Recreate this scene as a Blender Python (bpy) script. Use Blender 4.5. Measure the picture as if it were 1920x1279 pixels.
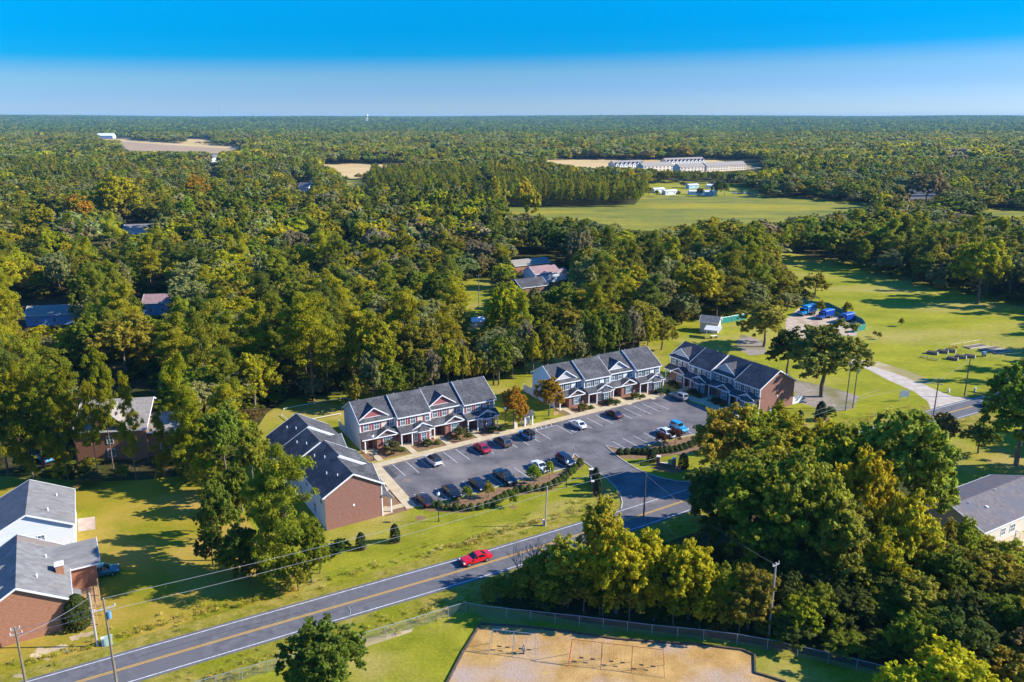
import bpy, math, random
import numpy as np
from mathutils import Vector, Matrix
R = math.radians
C = bpy.context.scene.collection
scene = bpy.context.scene
for o in list(bpy.data.objects): bpy.data.objects.remove(o)

# ------------------------------------------------------------------ camera
H0 = 62.0; FPX = 1493.0; PITCH = math.atan(420.5 / FPX)
cam_d = bpy.data.cameras.new('camera'); cam = bpy.data.objects.new('camera', cam_d); C.objects.link(cam)
cam_d.sensor_width = 36; cam_d.lens = 36 * FPX / 1920; cam_d.clip_end = 40000; cam_d.clip_start = 1
cam.location = (0, 0, H0); cam.rotation_euler = (math.pi / 2 - PITCH, 0, 0)
scene.camera = cam

# ------------------------------------------------------------------ sky, sun, exposure
HAZE_D = 5e-5
SUN_AZ = 1.5      # degrees from +X towards +Y
SUN_EL = 30.5
w = bpy.data.worlds.new('World'); scene.world = w; w.use_nodes = True
nt = w.node_tree; nt.nodes.clear()
def N(nt, t, **k):
    n = nt.nodes.new(t)
    for a, b in k.items():
        if a.startswith('i_'): n.inputs[a[2:].replace('_', ' ')].default_value = b
        else: setattr(n, a, b)
    return n
sky = N(nt, 'ShaderNodeTexSky'); sky.sky_type = 'NISHITA'; sky.sun_disc = False
sky.sun_elevation = R(SUN_EL); sky.sun_rotation = R(90 - SUN_AZ); sky.altitude = 60
sky.air_density = 1.0; sky.dust_density = 0.3; sky.ozone_density = 1.5
tc = N(nt, 'ShaderNodeTexCoord'); sp = N(nt, 'ShaderNodeSeparateXYZ')
nt.links.new(tc.outputs['Generated'], sp.inputs[0])
rp = N(nt, 'ShaderNodeValToRGB')
SKY_TINT = [(0.0, (0.230, 0.350, 0.660)), (0.029, (0.150, 0.270, 0.570)), (0.050, (0.126, 0.262, 0.483)), (0.060, (0.075, 0.239, 0.483)),
            (0.0715, (0.006, 0.218, 0.485)), (0.095, (0.0, 0.226, 0.495)), (0.126, (0.0, 0.262, 0.53)), (0.30, (0.03, 0.35, 0.75)), (1.0, (0.10, 0.46, 0.98))]
el = rp.color_ramp.elements
while len(el) < len(SKY_TINT): el.new(0.5)
for e, (p_, c_) in zip(el, SKY_TINT): e.position = p_; e.color = (*c_, 1)
# the pale band stands higher on the sunward side
sm = N(nt, 'ShaderNodeMath', operation='MULTIPLY_ADD'); sm.inputs[1].default_value = -0.018
nt.links.new(sp.outputs[0], sm.inputs[0]); nt.links.new(sp.outputs[2], sm.inputs[2]); nt.links.new(sm.outputs[0], rp.inputs[0])
mx = N(nt, 'ShaderNodeMix', data_type='RGBA', blend_type='MULTIPLY'); mx.inputs[0].default_value = 1.0
nt.links.new(sky.outputs[0], mx.inputs[6]); nt.links.new(rp.outputs[0], mx.inputs[7])
bg = N(nt, 'ShaderNodeBackground'); bg.inputs[1].default_value = 0.15
out = N(nt, 'ShaderNodeOutputWorld')
nt.links.new(mx.outputs[2], bg.inputs[0]); nt.links.new(bg.outputs[0], out.inputs[0])

sd = bpy.data.lights.new('sun', 'SUN'); sd.energy = 4.2; sd.angle = R(0.5); sd.color = (1.0, 0.95, 0.86)
so = bpy.data.objects.new('sun', sd); C.objects.link(so)
SDIR = Vector((math.cos(R(SUN_EL)) * math.cos(R(SUN_AZ)), math.cos(R(SUN_EL)) * math.sin(R(SUN_AZ)), math.sin(R(SUN_EL))))
so.rotation_euler = SDIR.to_track_quat('Z', 'Y').to_euler(); so.location = (60, 0, 90)
vs = scene.view_settings; vs.view_transform = 'Standard'; vs.look = 'None'; vs.exposure = 1.08; vs.gamma = 1
vs.use_curve_mapping = False

# ------------------------------------------------------------------ from the photograph's measurements to ground metres
cP, sP = math.cos(PITCH), math.sin(PITCH)
def W(x, y, z=0.0):
    u = (x - 960) / FPX; v = (639.5 - y) / FPX
    t = (z - H0) / (-sP + v * cP)
    return (u * t, (cP + v * sP) * t)
def PX(X, Y, Z):
    a = Y * cP - (Z - H0) * sP; b = Y * sP + (Z - H0) * cP
    return 960 + FPX * X / a, 639.5 - FPX * b / a
def zr(ox, oy, s): return lambda x, y: (ox + x / s, oy + y / s)
def az(a, b): return math.atan2(b[1] - a[1], b[0] - a[0])
def terrain(r):
    t = np.clip((r - 2600) / 5600, 0, 1); return 46 * t * t * (3 - 2 * t)

# ------------------------------------------------------------------ naming helpers
def tag(o, label=None, cat=None, group=None, kind=None):
    if label: o['label'] = label
    if cat: o['category'] = cat
    if group: o['group'] = group
    if kind: o['kind'] = kind
    return o
def empty(name, loc=(0, 0, 0), rz=0.0, label=None, cat=None, group=None, kind=None):
    o = bpy.data.objects.new(name, None); C.objects.link(o); o.empty_display_size = 0.5
    o.location = loc if len(loc) == 3 else (loc[0], loc[1], 0); o.rotation_euler = (0, 0, rz)
    return tag(o, label, cat, group, kind)
def link(name, me, parent=None, loc=None, rz=None):
    o = bpy.data.objects.new(name, me); C.objects.link(o)
    if parent: o.parent = parent
    if loc is not None: o.location = loc if len(loc) == 3 else (loc[0], loc[1], 0)
    if rz is not None: o.rotation_euler = (0, 0, rz)
    return o
def copy_tree(o, parent=None):
    c = o.copy(); C.objects.link(c); c.parent = parent
    for ch in list(o.children): copy_tree(ch, c)
    return c

# ------------------------------------------------------------------ materials
MATS = {}
def srgb(r, g, b):
    f = lambda c: ((c / 255 + 0.055) / 1.055) ** 2.4 if c / 255 > 0.04045 else c / 255 / 12.92
    return (f(r), f(g), f(b))
def mat(name, c1, c2=None, scale=1.0, rough=0.85, c3=None, scale2=None, bump=0.0, metal=0.0, spec=0.3, stretch=(1, 1, 1), detail=6, lo=0.35, hi=0.65, world=False, coat=0, f3=0.5, fine=0, fscale=4.0):
    if name in MATS: return MATS[name]
    m = bpy.data.materials.new(name); m.use_nodes = True; t = m.node_tree; b = t.nodes['Principled BSDF']
    b.inputs['Roughness'].default_value = rough; b.inputs['Metallic'].default_value = metal
    b.inputs['Specular IOR Level'].default_value = spec
    if coat: b.inputs['Coat Weight'].default_value = coat; b.inputs['Coat Roughness'].default_value = 0.06
    m.diffuse_color = (*c1, 1)
    if c2 is None: b.inputs['Base Color'].default_value = (*c1, 1); MATS[name] = m; return m
    co = N(t, 'ShaderNodeNewGeometry') if world else N(t, 'ShaderNodeTexCoord')
    mp = N(t, 'ShaderNodeMapping'); mp.inputs['Scale'].default_value = stretch
    t.links.new(co.outputs['Position' if world else 'Object'], mp.inputs[0])
    n = N(t, 'ShaderNodeTexNoise'); n.inputs['Scale'].default_value = scale; n.inputs['Detail'].default_value = detail
    n.inputs['Roughness'].default_value = 0.62
    t.links.new(mp.outputs[0], n.inputs['Vector'])
    r = N(t, 'ShaderNodeValToRGB'); r.color_ramp.elements[0].position = lo; r.color_ramp.elements[1].position = hi
    r.color_ramp.elements[0].color = (*c1, 1); r.color_ramp.elements[1].color = (*c2, 1)
    t.links.new(n.outputs[0], r.inputs[0]); last = r.outputs[0]
    if c3:
        n2 = N(t, 'ShaderNodeTexNoise'); n2.inputs['Scale'].default_value = scale2 or scale * 0.13; n2.inputs['Detail'].default_value = 4
        t.links.new(mp.outputs[0], n2.inputs['Vector'])
        r2 = N(t, 'ShaderNodeValToRGB'); r2.color_ramp.elements[0].position = f3 - 0.03; r2.color_ramp.elements[1].position = f3 + 0.15
        t.links.new(n2.outputs[0], r2.inputs[0])
        x = N(t, 'ShaderNodeMix', data_type='RGBA'); t.links.new(r2.outputs[0], x.inputs[0])
        t.links.new(last, x.inputs[6]); x.inputs[7].default_value = (*c3, 1); last = x.outputs[2]
    if fine:
        n3 = N(t, 'ShaderNodeTexNoise'); n3.inputs['Scale'].default_value = fscale; n3.inputs['Detail'].default_value = 5; n3.inputs['Roughness'].default_value = 0.7
        t.links.new(mp.outputs[0], n3.inputs['Vector']); mr = N(t, 'ShaderNodeMapRange'); mr.inputs[1].default_value = 0.3; mr.inputs[2].default_value = 0.7
        mr.inputs[3].default_value = 1 - fine; mr.inputs[4].default_value = 1 + fine; t.links.new(n3.outputs[0], mr.inputs[0])
        y = N(t, 'ShaderNodeMix', data_type='RGBA', blend_type='MULTIPLY'); y.inputs[0].default_value = 1; t.links.new(last, y.inputs[6]); t.links.new(mr.outputs[0], y.inputs[7]); last = y.outputs[2]
    t.links.new(last, b.inputs['Base Color'])
    if bump:
        bp = N(t, 'ShaderNodeBump'); bp.inputs['Strength'].default_value = bump; bp.inputs['Distance'].default_value = 0.05
        t.links.new(n.outputs[0], bp.inputs['Height']); t.links.new(bp.outputs[0], b.inputs['Normal'])
    MATS[name] = m; return m
def leaf_mat(name):
    m = bpy.data.materials.new(name); m.use_nodes = True; t = m.node_tree; t.nodes.clear()
    o = N(t, 'ShaderNodeOutputMaterial'); a = N(t, 'ShaderNodeAttribute', attribute_name='tint', attribute_type='INSTANCER')
    v = N(t, 'ShaderNodeAttribute', attribute_name='leafvar', attribute_type='GEOMETRY')
    x = N(t, 'ShaderNodeMix', data_type='RGBA', blend_type='MULTIPLY'); x.inputs[0].default_value = 1
    t.links.new(a.outputs['Color'], x.inputs[6]); t.links.new(v.outputs['Color'], x.inputs[7])
    d = N(t, 'ShaderNodeBsdfPrincipled'); d.inputs['Roughness'].default_value = 0.6; d.inputs['Specular IOR Level'].default_value = 0.12
    t.links.new(x.outputs[2], d.inputs['Base Color'])
    tr = N(t, 'ShaderNodeBsdfTranslucent'); t.links.new(x.outputs[2], tr.inputs[0])
    s = N(t, 'ShaderNodeMixShader'); s.inputs[0].default_value = 0.5
    t.links.new(d.outputs[0], s.inputs[1]); t.links.new(tr.outputs[0], s.inputs[2]); t.links.new(s.outputs[0], o.inputs[0])
    MATS[name] = m; return m
LEAF = leaf_mat('foliage')
BARK = mat('bark', (0.09, 0.07, 0.05), (0.2, 0.17, 0.13), 4, stretch=(1, 1, 0.3))
PBARK = mat('pine_bark', (0.10, 0.06, 0.04), (0.24, 0.17, 0.12), 4, stretch=(1, 1, 0.3))
DEADW = mat('dead_wood', (0.28, 0.25, 0.21), (0.42, 0.38, 0.33), 3)

# ------------------------------------------------------------------ mesh builder
class MB:
    def __init__(s): s.v = []; s.f = []; s.m = []; s.mi = 0
    def add(s, vs, fs):
        k = len(s.v); s.v += [tuple(v) for v in vs]
        for f in fs: s.f.append(tuple(k + i for i in f)); s.m.append(s.mi)
        return s
    def mat(s, i): s.mi = i; return s
    def box(s, x0, x1, y0, y1, z0, z1):
        return s.add([(x0, y0, z0), (x1, y0, z0), (x1, y1, z0), (x0, y1, z0), (x0, y0, z1), (x1, y0, z1), (x1, y1, z1), (x0, y1, z1)],
                     [(0, 3, 2, 1), (4, 5, 6, 7), (0, 1, 5, 4), (1, 2, 6, 5), (2, 3, 7, 6), (3, 0, 4, 7)])
    def cbox(s, c, d): return s.box(c[0] - d[0] / 2, c[0] + d[0] / 2, c[1] - d[1] / 2, c[1] + d[1] / 2, c[2] - d[2] / 2, c[2] + d[2] / 2)
    def poly(s, pts): return s.add(pts, [tuple(range(len(pts)))])
    def prism(s, pts, dv):
        n = len(pts); q = [tuple(p[i] + dv[i] for i in range(3)) for p in pts]
        return s.add(list(pts) + q, [tuple(range(n))[::-1], tuple(range(n, 2 * n))] + [(i, (i + 1) % n, n + (i + 1) % n, n + i) for i in range(n)])
    def tube(s, a, b, r0, r1=None, n=6, cap=True):
        r1 = r0 if r1 is None else r1; a = Vector(a); b = Vector(b); d = (b - a)
        if d.length < 1e-6: return s
        d.normalize(); u = d.orthogonal().normalized(); w_ = d.cross(u)
        vs = [tuple(p + (u * math.cos(2 * math.pi * i / n) + w_ * math.sin(2 * math.pi * i / n)) * r) for p, r in ((a, r0), (b, r1)) for i in range(n)]
        fs = [(i, (i + 1) % n, n + (i + 1) % n, n + i) for i in range(n)]
        if cap: fs += [tuple(range(n))[::-1], tuple(range(n, 2 * n))]
        return s.add(vs, fs)
    def bar(s, a, b, wd, ht):   # rectangular bar, height measured upwards
        a = Vector(a); b = Vector(b); d = (b - a).normalized(); up = Vector((0, 0, 1))
        if abs(d.z) > 0.99: up = Vector((1, 0, 0))
        sx = d.cross(up).normalized(); uz = sx.cross(d)
        vs = [tuple(p + sx * i * wd / 2 + uz * j * ht / 2) for p in (a, b) for i, j in ((-1, -1), (1, -1), (1, 1), (-1, 1))]
        return s.add(vs, [(3, 2, 1, 0), (4, 5, 6, 7), (0, 1, 5, 4), (1, 2, 6, 5), (2, 3, 7, 6), (3, 0, 4, 7)])
    def ball(s, c, r, nu=10, nv=6, sz=1.0):
        vs = [(c[0], c[1], c[2] + r * sz)]
        for j in range(1, nv):
            t = math.pi * j / nv
            vs += [(c[0] + r * math.sin(t) * math.cos(2 * math.pi * i / nu), c[1] + r * math.sin(t) * math.sin(2 * math.pi * i / nu), c[2] + r * sz * math.cos(t)) for i in range(nu)]
        vs.append((c[0], c[1], c[2] - r * sz)); L = len(vs) - 1
        fs = [(0, 1 + i, 1 + (i + 1) % nu) for i in range(nu)]
        for j in range(nv - 2):
            fs += [(1 + j * nu + i, 1 + (j + 1) * nu + i, 1 + (j + 1) * nu + (i + 1) % nu, 1 + j * nu + (i + 1) % nu) for i in range(nu)]
        fs += [(L, 1 + (nv - 2) * nu + (i + 1) % nu, 1 + (nv - 2) * nu + i) for i in range(nu)]
        return s.add(vs, fs)
    def mesh(s, name, mats, smooth=False):
        me = bpy.data.meshes.new(name); me.from_pydata(s.v, [], s.f)
        for m in (mats if isinstance(mats, (list, tuple)) else [mats]): me.materials.append(m)
        me.polygons.foreach_set('material_index', s.m)
        if smooth: me.polygons.foreach_set('use_smooth', [True] * len(s.f))
        me.update(); return me
    def build(s, name, mats, parent=None, loc=None, rz=None, smooth=False):
        return link(name, s.mesh(name, mats, smooth), parent, loc, rz)
def sheet(name, pts, z, m, label=None, kind='structure', px=True, rimz=None):
    P = [W(*p) for p in pts] if px else pts
    import mathutils.geometry as mg
    tri = mg.tessellate_polygon([[Vector((x, y, 0)) for x, y in P]])
    me = bpy.data.meshes.new(name); me.from_pydata([(x, y, z) for x, y in P], [], [tuple(t) for t in tri]); me.materials.append(m)
    me.update()
    for q in me.polygons:
        if q.normal.z < 0: q.flip()
    me.update(); o = link(name, me); o['kind'] = kind; return o
def smoothline(P, n=4):
    out_ = []
    for i in range(len(P) - 1):
        p0 = P[max(i - 1, 0)]; p1 = P[i]; p2 = P[i + 1]; p3 = P[min(i + 2, len(P) - 1)]
        for k in range(n):
            t = k / n
            out_.append(tuple(0.5 * (2 * p1[j] + (p2[j] - p0[j]) * t + (2 * p0[j] - 5 * p1[j] + 4 * p2[j] - p3[j]) * t * t + (3 * p1[j] - p0[j] - 3 * p2[j] + p3[j]) * t ** 3) for j in range(len(p1))))
    out_.append(P[-1]); return out_
def ribbon(P, off0, off1, z):   # strip between two sideways offsets of a centre line
    L = []
    for i, p in enumerate(P):
        a = P[max(i - 1, 0)]; b = P[min(i + 1, len(P) - 1)]; d = Vector((b[0] - a[0], b[1] - a[1])).normalized(); n = (-d.y, d.x)
        L.append([(p[0] + n[0] * o_, p[1] + n[1] * o_, z) for o_ in (off0, off1)])
    m = MB()
    for i in range(len(L) - 1): m.add([L[i][0], L[i + 1][0], L[i + 1][1], L[i][1]], [(3, 2, 1, 0)])
    return m

# ------------------------------------------------------------------ foliage
def leaf_mesh(name, cen, nrm, size, var, rng, aspect=0.75, trunk=None, fold=0.25):
    """clumps of leaves: one small folded quad for each centre"""
    n = len(cen); nrm = nrm / np.maximum(np.linalg.norm(nrm, axis=1, keepdims=True), 1e-6)
    a = np.cross(nrm, rng.normal(size=(n, 3))); a /= np.maximum(np.linalg.norm(a, axis=1, keepdims=True), 1e-6)
    b = np.cross(nrm, a); s = size[:, None] * 0.5
    v = np.empty((n, 4, 3)); v[:, 0] = cen + a * s; v[:, 1] = cen + b * s * aspect - nrm * s * fold
    v[:, 2] = cen - a * s * rng.uniform(0.7, 1.2, (n, 1)); v[:, 3] = cen - b * s * aspect - nrm * s * fold
    verts = v.reshape(-1, 3)
    idx = (np.arange(n)[:, None] * 4 + np.array([0, 1, 2, 0, 2, 3])[None]).reshape(-1)
    me = bpy.data.meshes.new(name); nv = len(verts); nf = 2 * n
    me.vertices.add(nv); me.vertices.foreach_set('co', verts.astype(np.float32).ravel())
    me.loops.add(3 * nf); me.loops.foreach_set('vertex_index', idx.astype(np.int32))
    me.polygons.add(nf); me.polygons.foreach_set('loop_start', np.arange(nf, dtype=np.int32) * 3)
    me.update(calc_edges=True)
    ca = me.attributes.new('leafvar', 'FLOAT_COLOR', 'POINT')
    cc = np.ones((n, 4)); cc[:, :3] = var
    ca.data.foreach_set('color', np.repeat(cc, 4, axis=0).astype(np.float32).ravel())
    me.materials.append(LEAF); me.validate(); return me
def rdir(rng, n):
    d = rng.normal(size=(n, 3)); return d / np.linalg.norm(d, axis=1, keepdims=True)
def varcol(rng, lob, nl, amp=0.28, hue=0.12):
    """leaf colour varies leaf by leaf and limb by limb"""
    lb = rng.uniform(1 - amp * 0.6, 1 + amp * 0.6, nl); lh = rng.normal(0, hue, nl)
    n = len(lob); v = lb[lob] * rng.uniform(1 - amp, 1 + amp, n); h = lh[lob] + rng.normal(0, hue * 0.6, n)
    return np.clip(np.stack([v * (1 + h), v * (1 + 0.2 * h), v * (1 - 0.7 * h)], 1), 0.15, 2.2)
def broadleaf(name, seed, R_=5.0, Hc=9.0, z0=3.0, nl=26, n=5000, ls=0.5, open_=0.0, shape=1.0):
    """limbs end in lobes, lobes carry sprays of leaf clumps; nothing fills the space between them"""
    rng = np.random.default_rng(seed)
    d = rdir(rng, nl); d[:, 2] = np.where(d[:, 2] < -0.5, -d[:, 2] * 0.6, d[:, 2])
    rad = rng.uniform(0.35, 0.92, nl)[:, None] * (1 + 0.16 * np.sin(3 * np.arctan2(d[:, 1:2], d[:, 0:1]) + seed))
    c = d * rad * np.array([R_, R_, Hc / 2]); taper = 1 - 0.38 * shape * np.clip(c[:, 2:3] / (Hc / 2), 0, 1)
    c[:, :2] *= taper; c[:, 2] += z0 + Hc / 2
    lr = rng.uniform(0.15, 0.33, nl) * R_ * (1.15 - 0.35 * rad[:, 0])
    ns = max(5, int(n / nl / 34)); sl = np.repeat(np.arange(nl), ns); m = len(sl)
    sd_ = rdir(rng, m); od = c[sl] - np.array([0, 0, z0 + Hc * 0.35]); od /= np.linalg.norm(od, axis=1, keepdims=True)
    sd_ = sd_ + 0.45 * od; sd_ /= np.linalg.norm(sd_, axis=1, keepdims=True)
    sc = c[sl] + sd_ * (lr[sl] * rng.uniform(0.55, 1.15, m))[:, None]; sr = lr[sl] * rng.uniform(0.26, 0.46, m)
    pw = sr ** 2; sub = rng.choice(m, n, p=pw / pw.sum()); ld = rdir(rng, n)
    cen = sc[sub] + ld * (sr[sub] * rng.uniform(0.35, 1.1, n))[:, None] * np.array([1, 1, 0.8]) + sd_[sub] * (sr[sub] * np.abs(rng.normal(0, 0.35, n)))[:, None]
    keep = cen[:, 2] > z0 * 0.5; cen = cen[keep]; ld = ld[keep]; sub = sub[keep]; n = len(cen)
    nrm = ld * 0.75 + sd_[sub] * 0.35 + np.array([0, 0, 0.22]) + rng.normal(size=(n, 3)) * 0.5
    v = varcol(rng, sub, m, 0.32, 0.055) * rng.uniform(0.85, 1.15, nl)[sl[sub]][:, None]
    return leaf_mesh(name, cen, nrm, rng.uniform(0.5, 1.5, n) * ls, v, rng)
def pinecrown(name, seed, H=17.0, base=0.35, Rm=3.6, n=4500, ls=0.55, full=1.0):
    """loose whorls of rounded needle tufts, wide in the lower third and rounded at the top"""
    rng = np.random.default_rng(seed); tufts = []
    nb = int(40 * full)
    for k in range(nb):
        t = (k + rng.uniform(0, 1)) / nb; z = H * (base + (1 - base) * t * 0.95)
        L = Rm * (1 - t ** 1.7) ** 0.62 * rng.uniform(0.45, 1.2) + 0.5
        if t < 0.1: L *= 0.75
        a = rng.uniform(0, 2 * math.pi); up = rng.uniform(0.05, 0.4) + t * 0.3
        m = max(2, int(L / 0.8))
        for j in range(m):
            q = (j + 1) / m
            if q < 0.3 and L > 1.6: continue
            sp_ = 0.26 * L * q
            tufts.append((math.cos(a) * L * q + rng.normal(0, sp_), math.sin(a) * L * q + rng.normal(0, sp_), z + L * q * up + rng.normal(0, 0.35), rng.uniform(0.5, 1.05) * Rm / 3.6))
    tufts.append((0, 0, H - 0.6, 0.8)); T = np.array(tufts); nl = len(T)
    pw = T[:, 3] ** 2; lob = rng.choice(nl, n, p=pw / pw.sum()); ld = rdir(rng, n); ld[:, 2] = np.abs(ld[:, 2]) * 1.1 - 0.3
    cen = T[lob, :3] + ld * (T[lob, 3] * rng.uniform(0.35, 1.1, n))[:, None] * np.array([1.15, 1.15, 0.9])
    nrm = ld * 0.75 + np.array([0, 0, 0.3]) + rng.normal(size=(n, 3)) * 0.45
    return leaf_mesh(name, cen, nrm, rng.uniform(0.6, 1.3, n) * ls, varcol(rng, lob, nl, 0.28, 0.055), rng, aspect=0.5)
def conecrown(name, seed, H=3.0, Rm=1.1, n=1500, ls=0.22, z0=0.1):
    rng = np.random.default_rng(seed); t = rng.uniform(0, 1, n) ** 0.8; a = rng.uniform(0, 2 * math.pi, n)
    prof = Rm * np.sqrt(np.clip(1 - t ** 2.2, 0, 1)) * (0.82 + 0.18 * np.minimum(t * 6, 1)) * (1 + 0.1 * np.sin(a * 5 + t * 9)) * rng.uniform(0.82, 1.03, n)
    cen = np.stack([np.cos(a) * prof, np.sin(a) * prof, z0 + t * H], 1)
    nrm = np.stack([np.cos(a), np.sin(a), 0.25 + t * 0.8], 1) + rng.normal(size=(n, 3)) * 0.42
    return leaf_mesh(name, cen, nrm, rng.uniform(0.6, 1.3, n) * ls, varcol(rng, np.zeros(n, int), 1, 0.3, 0.1), rng)
def trunk_mesh(name, seed, h, r, m, limbs=6, spread=2.5, lean=0.3, z1=None):
    rng = random.Random(seed); b = MB(); p = Vector((0, 0, -0.2)); n = 5; tips = []
    top = Vector((rng.uniform(-lean, lean), rng.uniform(-lean, lean), h))
    for i in range(n):
        t0, t1 = i / n, (i + 1) / n
        q = top * t1 + Vector((rng.uniform(-.12, .12), rng.uniform(-.12, .12), 0)) * (t1 < 1)
        b.tube(p, q, r * (1 - 0.8 * t0), r * (1 - 0.8 * t1), 6, cap=False); p = q; tips.append((Vector(q), r * (1 - 0.8 * t1)))
    for k in range(limbs):
        t = rng.uniform(0.35, 0.9); q = top * t; a = rng.uniform(0, 6.28)
        e = q + Vector((math.cos(a) * spread * rng.uniform(.6, 1), math.sin(a) * spread * rng.uniform(.6, 1), spread * rng.uniform(.3, 1)))
        mid = (q + e) / 2 + Vector((0, 0, -0.15)); rr = r * (1 - 0.8 * t) * 0.6
        b.tube(q, mid, rr, rr * .7, 4, cap=False); b.tube(mid, e, rr * .7, rr * .2, 4, cap=False)
    return b.mesh(name, m, smooth=True)
def baretree(name, seed, h, m, r=0.16):
    rng = random.Random(seed); b = MB()
    def grow(p, d, L, r, k):
        e = p + d * L; b.tube(p, e, r, r * 0.62, 4 if k < 3 else 3, cap=False)
        if k >= 5 or r < 0.012: return
        for _ in range(3 if k < 3 else 2):
            nd = (d + Vector((rng.uniform(-1, 1), rng.uniform(-1, 1), rng.uniform(-.25, .6))) * 0.62).normalized()
            grow(e - d * L * rng.uniform(0, .25), nd, L * rng.uniform(.6, .82), r * 0.6, k + 1)
    grow(Vector((0, 0, -.1)), Vector((rng.uniform(-.1, .1), rng.uniform(-.1, .1), 1)).normalized(), h * 0.3, r, 0)
    return b.mesh(name, m, smooth=True)
# ================================================================== GROUND
M_FLOOR = mat('forest_floor', (0.035, 0.03, 0.012), (0.10, 0.08, 0.03), 0.5, c3=(0.06, 0.075, 0.012), scale2=0.05, world=True, spec=0.05, fine=0.4)
M_LAWN = mat('lawn_grass', (0.175, 0.185, 0.010), (0.31, 0.285, 0.024), 0.22, c3=(0.37, 0.285, 0.075), scale2=0.07, world=True, bump=0.35, detail=11, lo=0.3, hi=0.7, f3=0.52, fine=0.28, fscale=2.5, spec=0.05)
M_LAWN2 = mat('dry_lawn', (0.21, 0.205, 0.012), (0.36, 0.25, 0.026), 0.12, c3=(0.40, 0.265, 0.055), scale2=0.06, world=True, bump=0.35, detail=10, f3=0.5, fine=0.2, fscale=2.5, spec=0.05)
M_VERGE = mat('roadside_grass', (0.17, 0.165, 0.010), (0.36, 0.27, 0.06), 0.6, c3=(0.20, 0.205, 0.010), scale2=0.09, world=True, bump=0.5, detail=10, fine=0.3, fscale=2.5, spec=0.05)
M_MEADOW = mat('meadow', (0.200, 0.215, 0.012), (0.33, 0.305, 0.022), 0.10, c3=(0.37, 0.30, 0.07), scale2=0.035, world=True, detail=11, f3=0.50, fine=0.26, fscale=1.2, stretch=(0.45, 1.1, 1), spec=0.05)
M_FIELD = mat('crop_field', (0.13, 0.155, 0.035), (0.27, 0.245, 0.035), 0.10, c3=(0.36, 0.29, 0.025), scale2=0.02, world=True, detail=9, stretch=(0.35, 1, 1), fine=0.25, fscale=0.5, spec=0.05)
M_STUB = mat('stubble_field', (0.50, 0.34, 0.14), (0.66, 0.47, 0.21), 0.015, world=True, stretch=(0.4, 1, 1), spec=0.05)
M_SOIL = mat('ploughed_soil', (0.36, 0.24, 0.14), (0.46, 0.32, 0.19), 0.02, world=True, spec=0.05)
M_ASPH = mat('road_asphalt', (0.110, 0.105, 0.108), (0.172, 0.164, 0.166), 0.8, c3=(0.145, 0.138, 0.140), world=True, rough=0.9, detail=10, fine=0.14, fscale=6, spec=0.1)
M_LOT = mat('parking_asphalt', (0.100, 0.094, 0.096), (0.190, 0.172, 0.168), 0.22, c3=(0.25, 0.215, 0.19), scale2=0.07, world=True, rough=0.9, detail=11, f3=0.56, fine=0.14, fscale=5, spec=0.1)
M_CONC = mat('concrete', (0.46, 0.36, 0.22), (0.60, 0.48, 0.30), 0.7, world=True, rough=0.9, spec=0.1)
M_KERB = mat('kerb_concrete', (0.40, 0.36, 0.30), (0.52, 0.47, 0.40), 0.9, world=True)
M_MULCH = mat('mulch', (0.16, 0.085, 0.04), (0.30, 0.17, 0.08), 1.5, c3=(0.22, 0.14, 0.07), world=True, bump=0.6, detail=10)
M_GRAVEL = mat('gravel', (0.40, 0.33, 0.25), (0.58, 0.49, 0.39), 0.5, world=True, bump=0.3, detail=10)
M_SANDY = mat('sandy_soil', (0.42, 0.30, 0.16), (0.62, 0.48, 0.30), 0.5, c3=(0.3, 0.24, 0.08), world=True, bump=0.3)
M_LEAFY = mat('leaf_litter', (0.22, 0.17, 0.13), (0.36, 0.30, 0.24), 1.2, c3=(0.18, 0.16, 0.05), world=True, detail=10)
M_PLAY = mat('playground_sand', (0.36, 0.205, 0.065), (0.55, 0.345, 0.125), 0.35, c3=(0.43, 0.31, 0.23), scale2=0.12, world=True, bump=0.8, detail=11, f3=0.50, fine=0.3, fscale=5, spec=0.05)
M_WHITEP = mat('road_white', (0.40, 0.40, 0.39), (0.78, 0.78, 0.76), 2.5, world=True)
M_YELP = mat('road_yellow', (0.62, 0.33, 0.03), (0.72, 0.42, 0.06), 3, world=True)

# one terrain sheet, rising gently towards the far ridge
rad = [0, 25, 60, 110, 180, 280, 420, 650, 1000, 1500, 2100, 2600, 3200, 3900, 4600, 5400, 6200, 7200, 8200, 9500, 11500]
na = 72; b = MB(); vs_ = [(0, 0, 0)]
for r_ in rad[1:]:
    vs_ += [(r_ * math.cos(2 * math.pi * i / na), r_ * math.sin(2 * math.pi * i / na), float(terrain(r_))) for i in range(na)]
fs_ = [(0, 1 + i, 1 + (i + 1) % na) for i in range(na)]
for j in range(len(rad) - 2):
    fs_ += [(1 + j * na + i, 1 + (j + 1) * na + i, 1 + (j + 1) * na + (i + 1) % na, 1 + j * na + (i + 1) % na) for i in range(na)]
b.add(vs_, fs_); b.build('ground', M_FLOOR)['kind'] = 'structure'

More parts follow.
